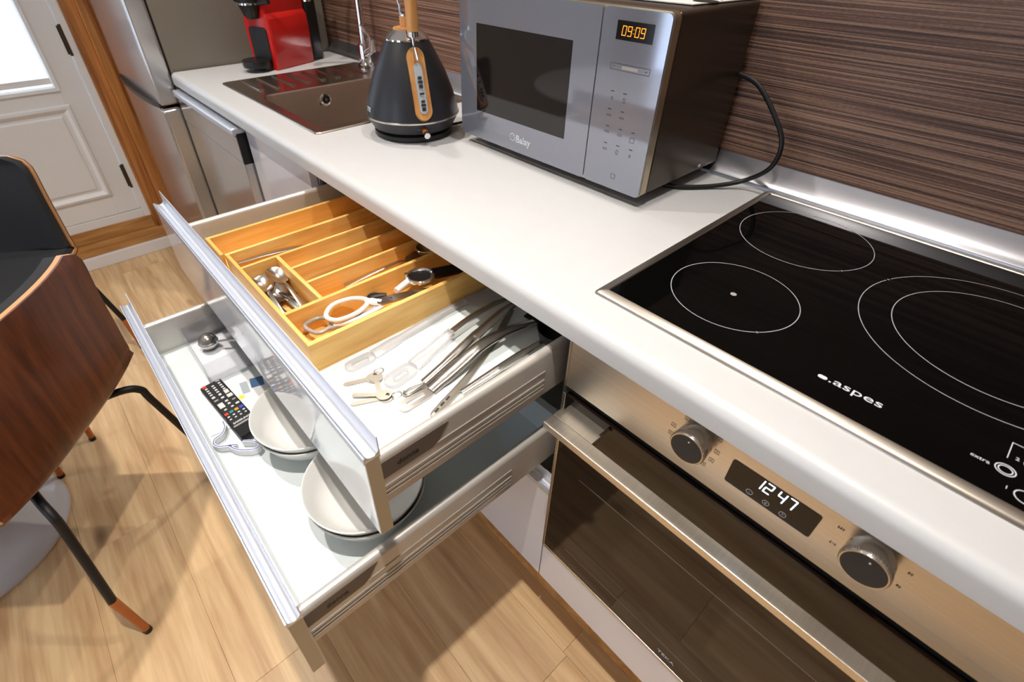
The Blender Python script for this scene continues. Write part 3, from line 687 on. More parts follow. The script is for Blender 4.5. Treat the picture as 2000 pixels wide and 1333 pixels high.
obj('side_screw', MB().lathe([(.004, 0), (.003, .0015)], 12).xf(Matrix.Translation((MX1-.002, .516, .931)) @ Matrix.Rotation(PI/2, 4, 'Y')), M['chrome'], mw)
cb = cat([(-.13, .575, 1.085), (-.085, .570, 1.075), (-.040, .560, 1.040), (-.005, .550, .998), (-.008, .549, .952), (-.045, .545, .917), (-.085, .500, .9055), (-.125, .452, .9055), (-.165, .440, .9055), (-.24, .45, .9055)], 7)
obj('power_cord', MB().tube(cb, .0042, 9), M['rubber'], mw)
# leaflet lying on the microwave
lf = thing('leaflet', 'white printed leaflet lying on top of the microwave', 'leaflet', (-.23, .49, MZ1))
obj('sheet', MB().prism([(-.36, .40), (-.150, .412), (-.128, .575), (-.34, .575)], 'xy', MZ1+.0002, MZ1+.0016), M['paper'], lf)
obj('printed_circle', MB().lathe([(.020, MZ1+.0016), (.020, MZ1+.0019)], 28, (-.158, .462, 0)), M['ink'], lf)
obj('printed_line', MB().prism([(-.150, .492), (-.147, .492), (-.163, .55), (-.166, .55)], 'xy', MZ1+.0016, MZ1+.0019), M['ink'], lf)
obj('printed_block', MB().box(-.165, -.140, .512, .532, MZ1+.0016, MZ1+.0019), M['greyp'], lf)

# ------------------------------------------------------------------ kettle
KX, KY = -.731, .273
kt = thing('kettle', 'matte black pyramid kettle with wooden handle on the worktop', 'kettle', (KX, KY, ZT))
Z0 = ZT
obj('power_base', MB().lathe([(.088, Z0), (.092, Z0+.003), (.092, Z0+.012), (.085, Z0+.017)], 56, (KX, KY, 0)), M['black'], kt)
obj('lower_body', MB().lathe([(.088, Z0+.0175), (.094, Z0+.020), (.1065, Z0+.0430)], 56, (KX, KY, 0)), M['kettle'], kt)
obj('chrome_band', MB().lathe([(.1065, Z0+.0430), (.1085, Z0+.0445), (.1085, Z0+.0475), (.1070, Z0+.0485)], 56, (KX, KY, 0)), M['steel_plain'], kt)
obj('body', MB().lathe([(.1070, Z0+.0485), (.1060, Z0+.058), (.0955, Z0+.095), (.0800, Z0+.135), (.0610, Z0+.172), (.0470, Z0+.197)], 56, (KX, KY, 0)), M['kettle'], kt)
ld = obj('lid', MB().lathe([(.0480, Z0+.197), (.0480, Z0+.200), (.0380, Z0+.210), (.0300, Z0+.215), (.0290, Z0+.216)], 48, (KX, KY, 0)), M['chrome'], kt)
obj('lid_ring', MB().lathe([(.0280, Z0+.2155), (.0270, Z0+.219), (.012, Z0+.2195)], 36, (KX, KY, 0)), M['handlewood'], ld)
obj('lid_knob', MB().lathe([(.0120, Z0+.219), (.0120, Z0+.238), (.011, Z0+.240)], 28, (KX, KY, 0)), M['handlewood'], ld)
obj('knob_cap', MB().lathe([(.0115, Z0+.240), (.0110, Z0+.2435), (.006, Z0+.2450)], 24, (KX, KY, 0)), M['chrome'], ld)
# side strip with the water window: faces the camera's right
az = math.radians(-20)
ux, uy = math.cos(az), math.sin(az)
def strip(halfw, ztop, zbot, off, thick, n=9):
    # follows the cone on the side at azimuth az
    R = [(.1060, .058), (.0955, .095), (.0800, .135), (.0610, .172), (.0500, .190)]
    def rad(h):
        for (r0, h0), (r1, h1) in zip(R, R[1:]):
            if h <= h1: return r0 + (r1-r0)*(h-h0)/(h1-h0)
        return R[-1][0]
    o = rrect(-halfw, halfw, zbot, ztop, halfw*.98, 8)
    fr_, bk = [], []
    for s, h in o:
        r = rad(h)
        rr = math.sqrt(max(r*r - s*s, 0))
        for l, e in ((fr_, off+thick), (bk, off-.004)):
            l.append((KX + ux*(rr+e) - uy*s, KY + uy*(rr+e) + ux*s, Z0 + h + e*.6))
    return MB().loopstack([bk, fr_], caps=True)
ws = obj('wooden_strip', strip(.0185, .186, .052, .001, .006), M['handlewood'], kt)
obj('water_window', strip(.0085, .158, .064, .0062, .0014), M['greyp'], ws)
mb = MB()
tx = obj('scale_marks', mb, M['ink'], ws) if False else None
def on_strip(s, h, e):
    R = [(.1060, .058), (.0955, .095), (.0800, .135), (.0610, .172), (.0500, .190)]
    for (r0, h0), (r1, h1) in zip(R, R[1:]):
        if h <= h1 or h1 == .190: r = r0 + (r1-r0)*(h-h0)/(h1-h0); break
    return (KX + ux*(r+e) - uy*s, KY + uy*(r+e) + ux*s, Z0 + h + e*.6)
for h0, h1, sw in ((.070, .076, .004), (.079, .083, .005), (.086, .090, .004), (.101, .104, .005), (.113, .119, .004), (.122, .126, .005), (.129, .134, .004)):
    obj('scale_mark', MB().loopstack([[on_strip(-sw, h0, .0070), on_strip(sw, h0, .0070), on_strip(sw, h1, .0070), on_strip(-sw, h1, .0070)], [on_strip(-sw, h0, .0084), on_strip(sw, h0, .0084), on_strip(sw, h1, .0084), on_strip(-sw, h1, .0084)]], caps=True), M['ink'], ws)
# handle: arch over the lid in the plane of az
def kp(t, h): return (KX + ux*t, KY + uy*t, Z0 + h)
lk = obj('handle_link', MB().tube([kp(.080, .168), kp(.0600, .190), kp(.0600, .214)], .0032, 10), M['chrome'], kt)
obj('handle_ferrule', MB().tube([kp(.0600, .210), kp(.0605, .219)], .0115, 16), M['chrome'], kt)
arch = [kp(.0605, .219), kp(.0590, .262), kp(.0520, .300), kp(.030, .328), kp(-.004, .336), kp(-.034, .322), kp(-.049, .294), kp(-.052, .270)]
obj('handle', MB().tube(cat(arch, 5), [.0125]*30 + [.0115]*6, 16), M['handlewood'], kt)
obj('handle_rod', MB().tube([kp(-.052, .272), kp(-.050, .262), kp(-.040, .255), kp(-.040, .205)], .0028, 10), M['chrome'], kt)
# switch and feet of the print
sw_ = obj('switch', MB().tube([kp(.098, .030), kp(.112, .026)], .0060, 14), M['copperwood'], kt)
obj('switch_cap', MB().tube([kp(.112, .026), kp(.122, .024)], .0068, 16), M['chrome'], sw_)
def onlower(s, h): return (KX + ux*.1005 - uy*s, KY + uy*.1005 + ux*s, Z0+h)
obj('switch_mark', MB().tube([onlower(-.0135, .033), onlower(-.0135, .0335)], .0025, 10), M['greyp'], kt)
a2 = math.radians(-100)
text('brand_text', 'TTE', .0115, (KX+math.cos(a2)*.1058, KY+math.sin(a2)*.1058, Z0+.064), (PI/2-.25, 0, a2+PI/2), M['print'], kt, bold=.0003)
obj('power_cord', MB().tube(cat([(KX+.04, KY+.082, Z0+.008), (KX+.03, KY+.14, Z0+.005), (KX-.03, KY+.19, Z0+.005), (KX+.06, KY+.235, Z0+.012), (KX+.12, KY+.255, Z0+.005)], 6), .0032, 8), M['rubber'], kt)

# ------------------------------------------------------------------ coffee machine
cm = thing('coffee_machine', 'glossy red and black capsule coffee machine beside the refrigerator', 'coffee machine', (-1.625, .335, ZT), math.radians(20), local=True)
def xz(p): return p
body = [(-.052, 0), (.052, 0), (.056, .01), (.060, .115), (.058, .150), (.048, .165), (.052, .235), (-.052, .235), (-.048, .165), (-.058, .150), (-.060, .115), (-.056, .01)]
loops = []
for yy, sc in ((-.072, .93), (-.066, 1.0), (.090, 1.0), (.098, .95)):
    loops.append([(p[0]*sc, yy, p[1] if p[1] else 0) for p in body])
obj('shell', MB().loopstack(loops, caps=True), M['red'], cm, smooth=30)
fp = obj('front_panel', MB().prism(rrect(-.040, .040, .012, .126, .012), 'xz', -.0750, -.066), M['blackmatte'], cm)
obj('drip_tray', MB().lathe([(.044, .014), (.046, .020), (.046, .034), (.043, .036)], 32, (0, -.105, 0)).box(-.036, .036, -.105, -.068, .004, .034, .003).box(-.030, .030, -.098, -.068, 0, .006), M['black'], cm)
nz_ = obj('brew_head', MB().lathe([(.018, .150), (.026, .160), (.036, .190), (.036, .232)], 28, (0, -.078, 0)), M['black'], cm)
obj('nozzle_ring', MB().lathe([(.0262, .186), (.037, .190), (.037, .195), (.034, .197)], 28, (0, -.078, 0)), M['chrome'], nz_)
obj('lever_pin', MB().tube([(-.074, -.070, .198), (-.036, -.076, .194)], .007, 12), M['black'], cm); obj('lever_pin', MB().tube([(.036, -.076, .194), (.078, -.070, .200)], .007, 12), M['black'], cm)
obj('water_tank', MB().box(-.050, .050, .104, .160, .004, .250, .012, 3), M['black'], cm)
obj('tank_seat', MB().box(-.046, .046, .094, .150, 0, .006), M['black'], cm)

# ------------------------------------------------------------------ cutlery organiser
ZF = .7423
og = thing('cutlery_organizer', 'bamboo cutlery organizer in the upper drawer', 'organizer', (-.5, -.05, ZF))
OT = .797; OB = .125
obj('base_board', MB().box(-.636, -.282, -.240, OB, ZF, ZF+.004), M['bamboo_x'], og)
obj('wing_board', MB().box(-.724, -.637, -.2475, OB, ZF, ZF+.004), M['bamboo_x'], og)
def wl(x, y0, y1, t=.0075, top=OT): return obj('divider', MB().box(x-t/2, x+t/2, y0, y1, ZF+.004, top, .0006, 1), M['bamboo_x'], og)
wl(-.7205, -.2475, OB); wl(-.6330, -.240, OB); wl(-.5660, -.2335, OB, .006); wl(-.5060, -.164, OB, .006); wl(-.4450, -.164, OB, .006); wl(-.3815, -.2335, OB, .0075); wl(-.2865, -.240, OB, .009)
obj('front_wall', MB().box(-.6292, -.2912, -.240, -.2335, ZF+.004, OT, .0006, 1), M['bamboo'], og)
obj('wing_front', MB().box(-.7165, -.6370, -.2475, -.2410, ZF+.004, OT, .0006, 1), M['bamboo'], og)
obj('cross_divider', MB().box(-.5628, -.3855, -.1710, -.1640, ZF+.004, OT, .0006, 1), M['bamboo'], og)
obj('back_wall', MB().box(-.7165, -.2912, OB, OB+.007, ZF+.004, OT), M['bamboo'], og)

# cutlery
def spoon(name, label, L, bw, bl, hw, group=None, mt='steel_plain'):
    t = thing(name, label, 'spoon', local=True, group=group)
    mb = MB(); loops = []
    n = 17
    for k in range(n):
        s = -1 + 2*k/(n-1); wdt = math.sqrt(max(0, 1-s*s))*bw/2*(1-.12*s) + .0004
        dz = -.35*bw*(1-s*s)
        loops.append((s*bl/2, wdt, dz))
    vs = []; fs = []
    m_ = 11
    for x_, wd, dz in loops:
        for j in range(m_):
            q = -1 + 2*j/(m_-1); vs.append((x_, wd*q, .006 + dz*(1-q*q)*.62))
    for k in range(n-1):
        for j in range(m_-1): fs.append((k*m_+j, k*m_+j+1, (k+1)*m_+j+1, (k+1)*m_+j))
    nv = len(vs)
    vs += [(a, b, c-.0011) for a, b, c in vs]; fs += [tuple(nv+i for i in f)[::-1] for f in fs]
    for k in range(n-1):
        for j in (0, m_-1): fs.append((k*m_+j, (k+1)*m_+j, nv+(k+1)*m_+j, nv+k*m_+j))
    obj('bowl', MB().add(vs, fs), M[mt], t, smooth=80)
    hp = cat([(bl/2-.002, 0, .0055), (bl/2+.015, 0, .010), (bl/2+(L-bl)*.5, 0, .009), (L-bl/2-.012, 0, .005), (L-bl/2, 0, .0045)], 4)
    m2 = len(hp)
    obj('handle', MB().ribbon(hp, [hw*(.45 + .55*(i/(m2-1))**1.2) if i < m2-1 else hw*.5 for i in range(m2)], .0022, .25), M[mt], t, smooth=60)
    return t
GS = 'teaspoons in the front cell of the organizer'
ts = spoon('teaspoon', 'teaspoon, its bowl lowest in the organizer cell corner near the drawer front', .146, .037, .053, .012, GS)
ts.location = (-.5360, -.2120, .7640); ts.rotation_euler = (.1, .10, -.10)
for loc, rot, lb in [((-.5330, -.1860, .7720), (-.15, .16, -.02), 'teaspoon lying uppermost with a broad shining bowl beside the cross divider'),
                     ((-.5000, -.2010, .7580), (.2, .10, .12), 'teaspoon in the middle of the spoon heap, bowl under the others'),
                     ((-.4950, -.2190, .7500), (0, .03, .05), 'teaspoon along the front wall of the organizer cell'),
                     ((-.4100, -.1840, .7520), (0, .02, PI+.12), 'teaspoon turned the other way with its bowl near the scissors'),
                     ((-.5150, -.1800, .7490), (0, .02, .03), 'bottom teaspoon next to the cross divider')]:
    dup(ts, loc, rot, lb)
def flat(name, label, cat_, pts, widths, th, m_, group=None):
    o = obj(name, MB().ribbon(pts, widths, th, .2), M[m_]); return tag(o, label, cat_, group)
kn = thing('table_knife', 'steel table knife in the second organizer compartment', 'knife', (-.605, -.1, ZF))
pk = cat([(-.6180, -.226, .7790), (-.6150, -.170, .7790), (-.6100, -.112, .7740), (-.602, -.06, .7660)], 5)
obj('handle', MB().ribbon(pk, [.010+.006*math.sin(PI*min(1, i/len(pk)*1.2)) for i in range(len(pk))], .0035, .3), M['steel_plain'], kn)
obj('blade', MB().ribbon(cat([(-.602, -.06, .7660), (-.596, 0, .760), (-.590, .06, .754)], 5), [.014, .016, .017, .018, .018, .018, .018, .017, .015, .012, .004], .0014), M['steel_plain'], kn)
def fork(label, loc, rz, rx=0.0):
    t = thing('fork', label, 'fork', loc, local=True, group='forks in the organizer', rot=(rx, 0, rz))
    obj('handle', MB().ribbon(cat([(0, -.10, .004), (0, -.04, .007), (0, .02, .006), (0, .045, .004)], 5), [.011]*4+[.009]*6+[.008]*6, .0022, .25), M['steel_plain'], t)
    obj('neck', MB().prism([(-.004, .043), (.004, .043), (.0115, .060), (.0115, .072), (-.0115, .072), (-.0115, .060)], 'xy', .003, .0048), M['steel_plain'], t)
    for k in range(4): obj('tine', MB().box(-.0112+k*.0065, -.0112+k*.0065+.0030, .072, .108, .003, .0048), M['steel_plain'], t)
    return t
fork('fork heaped on the others in the third organizer compartment', (-.536, .012, .7620), .05, .06); fork('lower fork in the third organizer compartment', (-.538, .000, .7500), -.03)
flat('dessert_spoon', 'thin steel spoon handle in the fourth organizer compartment', 'spoon', cat([(-.4960, -.145, .7640), (-.4950, -.100, .7650), (-.4920, -.040, .7630), (-.488, .03, .7580)], 5), [.006]*2+[.009]*8+[.007]*6, .0035, 'chrome')
sp2 = spoon('serving_spoon', 'large steel spoon in the compartment beside the scissors', .19, .040, .062, .015)
sp2.location = (-.4200, .056, .770); sp2.rotation_euler = (0, .05, -PI/2-.085)
# tall jar glimpsed at the back: strainer with gold shine
stn = thing('tea_strainer', 'small round steel strainer at the shaded back of the organizer', 'strainer', (-.415, .06, .76), local=True)
bpy.data.objects[stn.name].location = (-.4170, .072, .7860)
obj('mesh_bowl', MB().lathe([(.002, -.014), (.010, -.0125), (.018, -.006), (.021, .004)], 24, cap=False), mat('gold_mesh', '#a8884a', .35, .9), stn)
obj('rim', MB().tube([(.021*math.cos(2*PI*k/24), .021*math.sin(2*PI*k/24), .004) for k in range(24)], .0014, 6, closed=True), M['chrome'], stn)
obj('handle', MB().tube([(0, .020, .004), (0, .036, .005)], .0018, 8), M['chrome'], stn)

# scissors
sc = thing('kitchen_scissors', 'kitchen scissors with one white and one grey finger loop', 'scissors', (-.36, -.12, ZF+.004))
def loop3(c, a, b, rot, z, tilt, n=22, egg=0.0):
    o = []
    for k in range(n):
        q = 2*PI*k/n; x_ = a*math.cos(q); y_ = b*math.sin(q)*(1+egg*math.cos(q))
        o.append((c[0]+x_*math.cos(rot)-y_*math.sin(rot), c[1]+x_*math.sin(rot)+y_*math.cos(rot), z+tilt*x_))
    return o
def closed3(pts, sub=5):
    P = [Vector(p) for p in pts]; n = len(P); out = []
    for i in range(n):
        a, b, c, d = P[i-1], P[i], P[(i+1) % n], P[(i+2) % n]
        for k in range(sub):
            t = k/sub; out.append(0.5*((2*b)+(c-a)*t+(2*a-5*b+4*c-d)*t*t+(3*b-a-3*c+d)*t**3))
    return out
obj('grey_loop', MB().tube(closed3([(-.3690, -.2110, .768), (-.3745, -.1850, .768), (-.3560, -.1700, .769), (-.3370, -.1830, .769), (-.3390, -.2040, .768)]), .0036, 10, closed=True), M['greyplastic'], sc)
obj('grey_shank', MB().tube(cat([(-.3370, -.1860, .769), (-.3290, -.168, .771), (-.3240, -.140, .774), (-.3220, -.112, .778), (-.3210, -.098, .780)], 4), [.004]*3+[.0046]*14, 10), M['greyplastic'], sc)
obj('white_loop', MB().tube(closed3([(-.3500, -.1790, .783), (-.3690, -.1570, .785), (-.3630, -.1230, .786), (-.3400, -.1060, .786), (-.3240, -.1320, .785), (-.3280, -.1680, .783)]), .0040, 10, closed=True), M['whiteplastic'], sc)
obj('white_shank', MB().tube(cat([(-.3440, -.108, .786), (-.3300, -.101, .786), (-.3180, -.092, .786)], 4), [.0050]*3+[.0070]*6, 10), M['whiteplastic'], sc)
obj('lower_arm', MB().tube(cat([(-.3330, -.176, .772), (-.3200, -.150, .776), (-.3120, -.115, .782), (-.3120, -.094, .785)], 4), .0038, 10), M['whiteplastic'], sc)
bld = obj('blade', MB().ribbon(cat([(-.3190, -.100, .790), (-.3130, -.072, .790), (-.3090, -.030, .784), (-.3060, .030, .772)], 4), [.010, .016, .019, .020, .020, .019, .018, .017, .015, .013, .010, .007, .003], .003), M['steel_plain'], sc)
obj('rivet', MB().lathe([(.0028, .7905), (.0024, .7925)], 12, (-.3140, -.076, 0)), M['chrome'], bld)
co = thing('can_opener', 'can opener with a chrome ring and black grip behind the scissors', 'can opener', (-.34, .0, ZF+.004))
obj('shaft', MB().tube([(-.3330, -.054, .7860), (-.3420, -.022, .7880)], .0058, 12), M['whiteplastic'], co)
rg = [(-.3390+.0225*math.cos(2*PI*k/28), .0030+.0235*math.sin(2*PI*k/28), .7900) for k in range(28)]
obj('ring', MB().tube(rg, .0042, 10, closed=True), M['chrome'], co)
obj('ring_core', MB().lathe([(.019, .7830), (.020, .7895)], 28, (-.3390, .0030, 0)), M['black'], co)
obj('pivot', MB().lathe([(.004, .789), (.0042, .797)], 12, (-.3535, -.017, 0)), M['chrome'], co)
obj('grip', MB().tube(cat([(-.3350, .024, .788), (-.331, .05, .784), (-.330, .09, .776)], 4), .0105, 12), M['black'], co)
obj('key_lever', MB().tube(cat([(-.3905+.012, -.088, .7640), (-.3700, -.076, .7660), (-.3580, -.060, .7680)], 4), [.004, .0075, .0090, .0090, .0085, .007, .006, .005, .0035], 12, .6), M['blackmatte'], co)

# ------------------------------------------------------------------ loose utensils in the upper drawer
def stadium(c, d, L, wd, n=8):
    d = Vector((d[0], d[1])).normalized(); p = Vector((-d.y, d.x)); c = Vector(c); o = []
    for sgn, a0 in ((1, -PI/2), (-1, PI/2)):
        for k in range(n+1):
            a = a0 + PI*k/n
            q = c + d*(sgn*(L/2-wd/2)) + d*(wd/2*math.cos(a)) + p*(wd/2*math.sin(a)); o.append((q.x, q.y))
    return o
def slot_end(mb, c, d, L, wd, sl, sw, z0, z1):
    return mb.ring(stadium(c, d, L, wd), stadium(c, d, sl, sw), z0, z1)
GU = 'long kitchen utensils in the upper drawer'
u = thing('pasta_server', 'clear plastic handled utensil lying against the bamboo organizer', 'utensil', (-.265, 0, ZF), group=GU)
slot_end(MB(), (-.2560, -.176), (.02, 1), .052, .022, .030, .008, ZF, ZF+.006)
obj('hang_end', slot_end(MB(), (-.2560, -.176), (.02, 1), .052, .022, .030, .008, ZF, ZF+.006), M['clear'], u)
obj('handle', MB().ribbon(cat([(-.2570, -.152, .7455), (-.2630, -.08, .7480), (-.2690, 0, .7500), (-.270, .05, .7490)], 5), [.018]*4+[.013]*6+[.010]*6, .006, .2), M['clear'], u)
obj('head', MB().ribbon(cat([(-.270, .05, .7490), (-.2640, .085, .7480), (-.256, .13, .7460)], 5), [.010, .022, .036, .044, .048, .048, .046, .042, .036, .028, .014], .003), M['clear'], u)
u = thing('slotted_spoon', 'steel utensil with a clear plastic hanging end in mid drawer', 'utensil', (-.2, 0, ZF), group=GU)
obj('hang_end', slot_end(MB(), (-.1880, -.145), (-.12, 1), .058, .030, .028, .010, ZF, ZF+.007), M['clear'], u)
obj('handle', MB().ribbon(cat([(-.1925, -.118, .7465), (-.2010, -.075, .7510), (-.2080, -.03, .7580)], 5), [.024]*4+[.020]*4+[.016]*3, .007, .3), M['clear'], u)
obj('stem', MB().ribbon(cat([(-.2070, -.035, .7575), (-.2150, .02, .7600), (-.2230, .08, .7560), (-.228, .14, .7480)], 5), [.012]*16, .0035, .3), M['steel_plain'], u)
u = thing('spatula', 'broad steel spatula handle with a long hanging slot, nearest the keys', 'utensil', (-.14, 0, ZF), group=GU)
obj('hang_end', slot_end(MB(), (-.1325, -.156), (-.02, 1), .060, .021, .032, .0075, ZF+.0005, ZF+.0040), M['steel_plain'], u)
obj('handle', MB().ribbon(cat([(-.1335, -.129, .7450), (-.1400, -.075, .7530), (-.1470, -.01, .7620), (-.1470, .05, .7590), (-.143, .10, .7500)], 5), [.021]*3+[.024]*5+[.022]*5+[.018]*5+[.016]*3, .0030, .7), M['steel_plain'], u, smooth=70)
obj('head', MB().prism([(-.168, .10), (-.120, .10), (-.108, .16), (-.178, .16)], 'xy', .7480, .7500), M['black'], u)
u = thing('long_utensil', 'steel utensil with an open loop end beside the spatula', 'utensil', (-.15, 0, ZF), group=GU)
obj('hang_loop', MB().tube(cat([(-.1500, -.128, .7480), (-.1570, -.150, .7470), (-.1530, -.163, .7460), (-.1450, -.158, .7460), (-.1450, -.128, .7490)], 5), .0020, 8), M['steel_plain'], u)
obj('handle', MB().ribbon(cat([(-.1490, -.130, .7490), (-.1590, -.07, .7560), (-.1750, -.005, .7600), (-.197, .07, .7560), (-.212, .12, .7480)], 5), [.014]*5+[.016]*6+[.012]*6+[.009]*4, .0028, .6), M['steel_plain'], u, smooth=70)
u = thing('peeler', 'thin patterned steel handle crossing under the spatula', 'utensil', (-.1, -.12, ZF), group=GU)
obj('handle', MB().ribbon(cat([(-.0900, -.158, .7445), (-.0980, -.132, .7445), (-.1075, -.10, .7445), (-.1180, -.07, .7440), (-.1560, .02, .7440), (-.200, .10, .7440)], 4), [.006, .011, .012, .012]+[.013]*8+[.011]*9, .0026, .2), M['keymetal'], u)
for k in range(3):
    obj('slot', MB().prism(stadium((-.0945-.004*k, -.146+.013*k), (-.35, 1), .010, .0035, 4), 'xy', .7456, .7464), M['ink'], u)
u = thing('ladle', 'steel stemmed ladle with a black bowl at the right rear of the drawer', 'utensil', (-.09, 0, ZF), group=GU)
obj('stem', MB().ribbon(cat([(-.0980, -.098, .7450), (-.0960, -.05, .7500), (-.0920, .01, .7580), (-.0860, .06, .7650)], 5), [.012]*4+[.013]*8+[.010]*4, .003, .5), M['steel_plain'], u)
obj('bowl', MB().lathe([(.004, -.016), (.020, -.012), (.031, 0), (.035, .018), (.033, .018), (.028, .001), (.018, -.009), (.003, -.012)], 28, (-.0800, .090, .7640)), M['black'], u)
u = thing('cake_slice', 'flat steel slice with a folded edge beside the drawer rail', 'utensil', (-.065, -.05, ZF), group=GU)
obj('blade', MB().prism([(-.0905, -.112), (-.0780, -.122), (-.0530, -.030), (-.0470, .05), (-.0700, .05), (-.0760, -.03)], 'xy', ZF+.001, ZF+.0030).box(-.053, -.050, -.028, .048, ZF+.003, ZF+.010), M['steel_plain'], u)
u = thing('turner', 'dark stemmed turner at the back of the upper drawer', 'utensil', (-.18, .08, ZF), group=GU)
obj('stem', MB().ribbon(cat([(-.1650, -.012, .7640), (-.1760, .04, .7680), (-.1880, .10, .7680), (-.196, .16, .7580)], 5), [.012]*16, .0035, .3), M['steel_plain'], u)
# keys
def bunch(label, loc, rz, keys, ring_c):
    t = thing('key_bunch', label, 'keys', loc, rz, local=True)
    obj('ring', MB().tube([(ring_c[0]+.0075*math.cos(2*PI*k/20), ring_c[1]+.0075*math.sin(2*PI*k/20), .0032+.0015*math.cos(2*PI*k/20)) for k in range(20)], .0007, 6, closed=True), M['keymetal'], t)
    for (x_, y_, a, L, z_, rough_) in keys:
        ou = circ(0, 0, .0115, 26, .0105); inn = circ(-.0055, 0, .0028, 26)
        mb = MB().ring(ou, inn, z_, z_+.0020)
        mb.prism([(.0105, -.0038), (.0105+L, -.0038), (.0135+L, 0), (.0105+L, .0036), (.0105, .0036)], 'xy', z_, z_+.0018)
        if rough_:
            for k in range(5): mb.prism([(.016+k*.005, .0036), (.019+k*.005, .0036), (.0175+k*.005, .0055)], 'xy', z_, z_+.0018)
        mb.xf(Matrix.Translation((x_, y_, 0)) @ Matrix.Rotation(a, 4, 'Z'))
        obj('key', mb, M['keymetal'], t)
    return t
bunch('two nickel keys on a ring lying nearest the bamboo organizer', (-.2130, -.1750, ZF), 0,
      [(0, -.004, math.radians(248), .032, 0, True), (.003, -.001, math.radians(-22), .031, .0024, False)], (-.006, .010))
bunch('two nickel keys on a ring lying nearest the spatula', (-.1660, -.1860, ZF), 0,
      [(0, 0, math.radians(246), .038, 0, False), (-.004, -.0005, math.radians(230), .034, .0023, False)], (.008, .014))

# ------------------------------------------------------------------ lower drawer contents
ZL = .7423 - .1827
def bowl(label):
    t = thing('bowl', label, 'bowl', local=True, group='white bowls in the middle drawer')
    obj('body', MB().lathe([(.036, 0), (.040, .0005), (.042, .004), (.062, .016), (.080, .034), (.0895, .056), (.0905, .0600), (.0890, .0608), (.0870, .0590), (.0775, .037), (.060, .020), (.036, .0085), (.010, .0075)], 64), M['ceramic'], t, smooth=60)
    return t
b0 = bowl('lower of the two stacked bowls nearest the remote control')
b0.location = (-.3330, -.2570, ZL)
dup(b0, (-.3330, -.2590, ZL+.0155), (0, 0, 0), 'upper of the two stacked bowls nearest the remote control')
dup(b0, (-.1440, -.2530, ZL), (0, 0, 0), 'lower of the two stacked bowls by the right drawer side')
dup(b0, (-.1440, -.2550, ZL+.0155), (0, 0, 0), 'upper of the two stacked bowls by the right drawer side')
# leaflet and cloth strap under the remote
lf = thing('instruction_leaflet', 'folded white leaflet with blue and yellow print under the remote control', 'leaflet', (-.52, -.34, ZL))
obj('sheet', MB().prism([(-.590, -.404), (-.560, -.262), (-.442, -.285), (-.452, -.400)], 'xy', ZL+.0003, ZL+.0020), M['paper'], lf)
obj('blue_print', MB().prism([(-.552, -.292), (-.545, -.268), (-.517, -.274), (-.524, -.298)], 'xy', ZL+.0020, ZL+.0022), M['bluep'], lf)
obj('grey_print', MB().prism([(-.553, -.312), (-.550, -.298), (-.515, -.303), (-.518, -.317)], 'xy', ZL+.0020, ZL+.0022), M['greyp'], lf)
obj('yellow_print', MB().lathe([(.006, ZL+.0020), (.006, ZL+.0022)], 18, (-.512, -.322, 0)), M['yellowp'], lf)
def strap(path, h, mt):
    mb = MB(); P = cat(path, 5); top = []
    for sgn in (0, 1):
        pass
    vs = []
    for i, p in enumerate(P):
        t = (P[min(i+1, len(P)-1)] - P[max(i-1, 0)]).normalized(); a = Vector((t.y, -t.x, 0)).normalized()*.0022
        vs += [p-a, p+a, p+a+Vector((0,0,h)), p-a+Vector((0,0,h))]
    n = len(P)
    fs = [(i*4+k, i*4+(k+1) % 4, (i+1)*4+(k+1) % 4, (i+1)*4+k) for i in range(n-1) for k in range(4)] + [(3,2,1,0), tuple((n-1)*4+k for k in range(4))]
    return mb.add(vs, fs)
st = thing('cloth_strap', 'looped white cloth strap with a thin blue edge line', 'strap', (-.41, -.385, ZL))
p1 = [(-.460, -.372, ZL+.0025), (-.445, -.374, ZL+.0025), (-.432, -.384, ZL+.0025), (-.428, -.397, ZL+.0025), (-.418, -.402, ZL+.0025), (-.406, -.396, ZL+.0025), (-.398, -.383, ZL+.0025), (-.390, -.372, ZL+.0025)]
p2 = [(-.398, -.383, ZL+.0025), (-.384, -.378, ZL+.0025), (-.370, -.366, ZL+.0025), (-.360, -.350, ZL+.0025), (-.366, -.342, ZL+.0025), (-.382, -.350, ZL+.0025), (-.392, -.362, ZL+.0025)]
for p in (p1, p2):
    s = obj('band', strap(p, .012, 'cloth'), M['cloth'], st)
    obj('edge_line', MB().tube([(q[0], q[1], ZL+.0147) for q in cat(p, 5)], .0007, 6), M['blueline'], s)
# remote control
rc = thing('remote_control', 'black television remote control with coloured buttons', 'remote', (-.4870, -.3490, ZL+.0025), local=True, rot=(0, math.radians(-2.0), math.radians(5.0)))
RL, RW = .182, .041
obj('body', MB().box(-RL/2, RL/2, -RW/2, RW/2, 0, .0155, .004, 3), M['blackmatte'], rc)
obj('end_cap', MB().box(RL/2-.030, RL/2+.0005, -RW/2-.0002, RW/2+.0002, .0145, .0162, .0006, 1), M['black'], rc)
obj('silver_band', MB().box(RL/2-.034, RL/2-.029, -RW/2+.002, RW/2-.002, .0150, .0161), M['greyplastic'], rc)
text('brand_text', 'SAMSUNG', .0068, (RL/2-.0400, .000, .0157), (0, 0, PI/2), M['print'], rc, bold=.0002)
def btn(x_, y_, a, b, m_): obj('button', MB().box(x_-a/2, x_+a/2, y_-b/2, y_+b/2, .0150, .0168, .0006, 1), M[m_], rc)
btn(-.084, -.0135, .007, .008, 'redbtn'); btn(-.084, .0130, .005, .008, 'greyplastic')
for i in range(4):
    for j in range(3): btn(-.0755+i*.0078, -.0125+j*.0125, .0040, .0050, 'graybtn')
